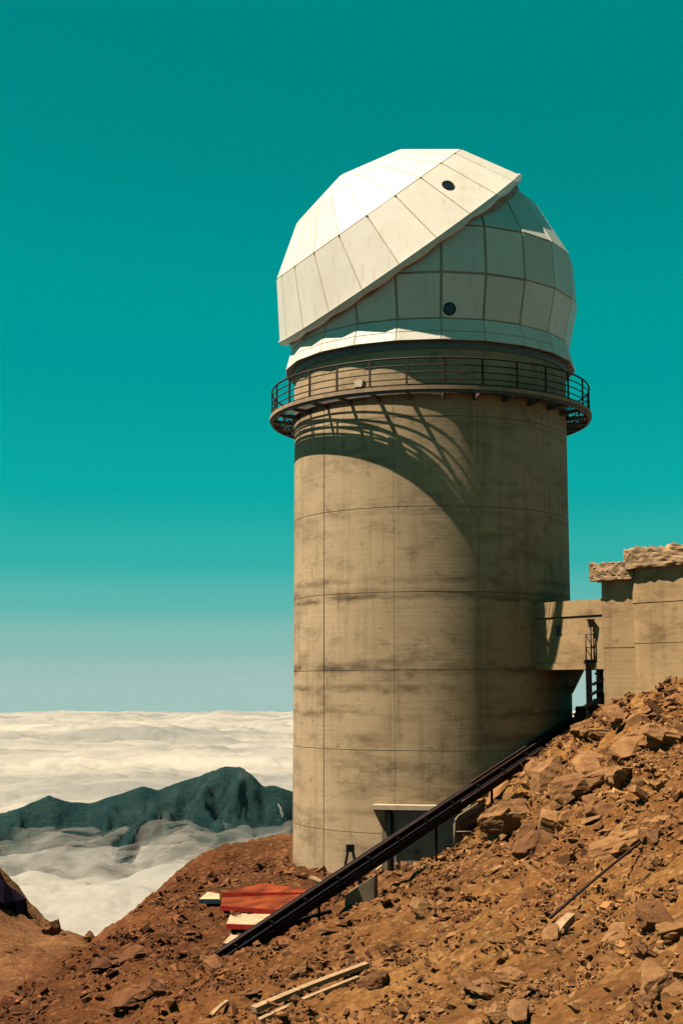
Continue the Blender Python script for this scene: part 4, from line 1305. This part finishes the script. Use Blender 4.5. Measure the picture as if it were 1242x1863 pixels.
# 260 loose rocks, each its own object
stone_meshes = []
for i in range(10):
    bm = hull_rock(11 + i % 4, ((1.5, .95, .5), (1.25, 1, .6), (1.8, .8, .38), (1.1, 1.0, .8))[i % 4], 300 + i)
    me = bpy.data.meshes.new('loose_rock'); bm.to_mesh(me); bm.free(); me.materials.append(M['rock']); stone_meshes.append(me)
zones = [  # px range, py range, count, size px range, where
    ((1040, 1105), (1290, 1385), 10, (14, 34), 'in the rubble below the stair landing'),
    ((1110, 1170), (1265, 1330), 10, (14, 32), 'directly below the concrete building'),
    ((1175, 1238), (1225, 1320), 10, (14, 34), 'at the right edge below the concrete building'),
    ((1120, 1235), (1335, 1400), 10, (14, 36), 'in the belt of rubble above the right slope'),
    ((895, 985), (1400, 1480), 9, (16, 38), 'on the upper left of the outcrop'),
    ((990, 1110), (1395, 1480), 10, (16, 38), 'among the boulders at the head of the outcrop'),
    ((890, 1000), (1520, 1595), 9, (14, 30), 'at the foot of the outcrop'),
    ((1010, 1110), (1490, 1590), 9, (12, 28), 'on the slope right of the outcrop'),
    ((1115, 1240), (1410, 1500), 9, (10, 26), 'on the right slope above the thin bar'),
    ((1120, 1240), (1560, 1650), 9, (12, 30), 'on the right slope below the thin bar'),
    ((700, 850), (1590, 1660), 9, (10, 22), 'on the slope just below the doorway'),
    ((740, 980), (1670, 1750), 10, (10, 24), 'on the open mid slope'),
    ((760, 980), (1765, 1860), 10, (12, 32), 'along the lower edge right of the planks'),
    ((1000, 1240), (1740, 1860), 10, (12, 32), 'in the lower right corner'),
    ((420, 600), (1690, 1760), 9, (10, 22), 'between the planks and the conduit rack'),
    ((600, 740), (1690, 1790), 9, (10, 22), 'to the right above the planks'),
    ((380, 560), (1790, 1860), 8, (10, 24), 'around the lower end of the planks'),
    ((215, 390), (1660, 1740), 9, (10, 22), 'near the brink left of the conduit rack'),
    ((120, 370), (1745, 1860), 10, (12, 30), 'on the reddish lower left slope'),
    ((560, 680), (1585, 1612), 7, (8, 16), 'at the tower foot behind the conduits'),
    ((690, 800), (1560, 1590), 7, (8, 16), 'in the heap before the grey door'),
]
ORD = ['leftmost', 'second', 'third', 'fourth', 'fifth', 'sixth', 'seventh', 'eighth', 'ninth', 'tenth']
ex = lambda a, b_: random.uniform(a, b_)
for (x0, x1), (y0, y1), n, (s0, s1_), lab in zones:
    got = []
    for i in range(n):
        for _ in range(14):
            px, py = ex(x0, x1), ex(y0, y1)
            if any(abs(px - q_[0]) < 5 for q_ in got): continue
            h = hit(px, py)
            if 15 < h.y < 60 and math.hypot(h.x - TX, h.y - TY) > 6.2:
                got.append((px, h)); break
    for r_, (px, h) in enumerate(sorted(got, key=lambda q_: q_[0])):
        w = s0 + (s1_ - s0) * random.random() ** 1.6
        s = w / (FPX / h.y)
        o = bpy.data.objects.new('loose_rock', random.choice(stone_meshes)); COL.objects.link(o)
        o.scale = (s * ex(.9, 1.3), s * ex(.7, 1.0), s * ex(.6, 1.1))
        o.rotation_euler = (ex(-.35, .35), math.radians(-24) + ex(-.4, .4), ex(-.7, .7) + (math.pi if random.random() < .5 else 0))
        o.location = h + UZ * s * .03
        t_ = 'leftmost loose rock ' if r_ == 0 else ORD[r_] + ' loose rock from the left '
        setp(o, label=t_ + lab, cat='rock', group='loose rocks on the slope')

# scree: tens of thousands of small stones, too many to count
def scree(n, name):
    var = []
    for i in range(8):
        bm = hull_rock(9, ((1.5, .9, .38), (1.25, 1, .55), (1.9, .75, .30), (1.1, .9, .7))[i % 4], 500 + i)
        bmesh.ops.triangulate(bm, faces=bm.faces); bm.verts.index_update()
        var.append((np.array([v.co[:] for v in bm.verts]), np.array([[v.index for v in f.verts] for f in bm.faces]))); bm.free()
    # spread over the hillside
    Y = 15 + (60 - 15) * rng.random(n * 3) ** 1.25
    X = (rng.random(n * 3) * .56 - .29) * Y
    clump = fbm(X * .45, Y * .7, 3) + .35 * sstep(4, 9, X) * sstep(40, 50, Y)
    keep = (crest_dist(X, Y) < .5) & (np.hypot(X - TX, Y - TY) > 6.1) & (clump * 1.5 + rng.random(n * 3) * 1.0 > .55)
    X, Y = X[keep][:n], Y[keep][:n]
    n = len(X)
    Z = ground(X, Y)
    S = (.030 + .045 * rng.random(n) + .17 * rng.random(n) ** 9) * (.45 + Y / 55.0)
    yaw = rng.normal(0, .7, n) + (rng.random(n) < .5) * np.pi; pit = -.40 + rng.normal(0, .35, n); rol = rng.normal(0, .35, n)
    cy, sy_, cp, sp_, cr, sr = np.cos(yaw), np.sin(yaw), np.cos(pit), np.sin(pit), np.cos(rol), np.sin(rol)
    Rm = np.empty((n, 3, 3))
    Rm[:, 0, 0] = cy * cp; Rm[:, 0, 1] = cy * sp_ * sr - sy_ * cr; Rm[:, 0, 2] = cy * sp_ * cr + sy_ * sr
    Rm[:, 1, 0] = sy_ * cp; Rm[:, 1, 1] = sy_ * sp_ * sr + cy * cr; Rm[:, 1, 2] = sy_ * sp_ * cr - cy * sr
    Rm[:, 2, 0] = -sp_; Rm[:, 2, 1] = cp * sr; Rm[:, 2, 2] = cp * cr
    vid = rng.integers(0, 8, n)
    VV, FF, base = [], [], 0
    for k in range(8):
        idx = np.where(vid == k)[0]; v, f = var[k]
        w = np.einsum('nij,vj->nvi', Rm[idx], v) * S[idx][:, None, None] + np.stack([X[idx], Y[idx], Z[idx] + S[idx] * .08], 1)[:, None, :]
        VV.append(w.reshape(-1, 3))
        FF.append((f[None] + (np.arange(len(idx)) * len(v))[:, None, None] + base).reshape(-1, 3)); base += len(idx) * len(v)
    VV, FF = np.concatenate(VV), np.concatenate(FF)
    me = bpy.data.meshes.new(name)
    me.vertices.add(len(VV)); me.vertices.foreach_set('co', VV.ravel())
    me.loops.add(FF.size); me.loops.foreach_set('vertex_index', FF.ravel().astype(np.int32))
    me.polygons.add(len(FF)); me.polygons.foreach_set('loop_start', np.arange(0, FF.size, 3, dtype=np.int32))
    me.polygons.foreach_set('use_smooth', np.zeros(len(FF), bool)); me.update(); me.materials.append(M['gravel'])
    o = bpy.data.objects.new(name, me); COL.objects.link(o)
    return setp(o, label='small brown stones strewn over the whole slope', cat='scree', kind='stuff')
scree(46000, 'scree')
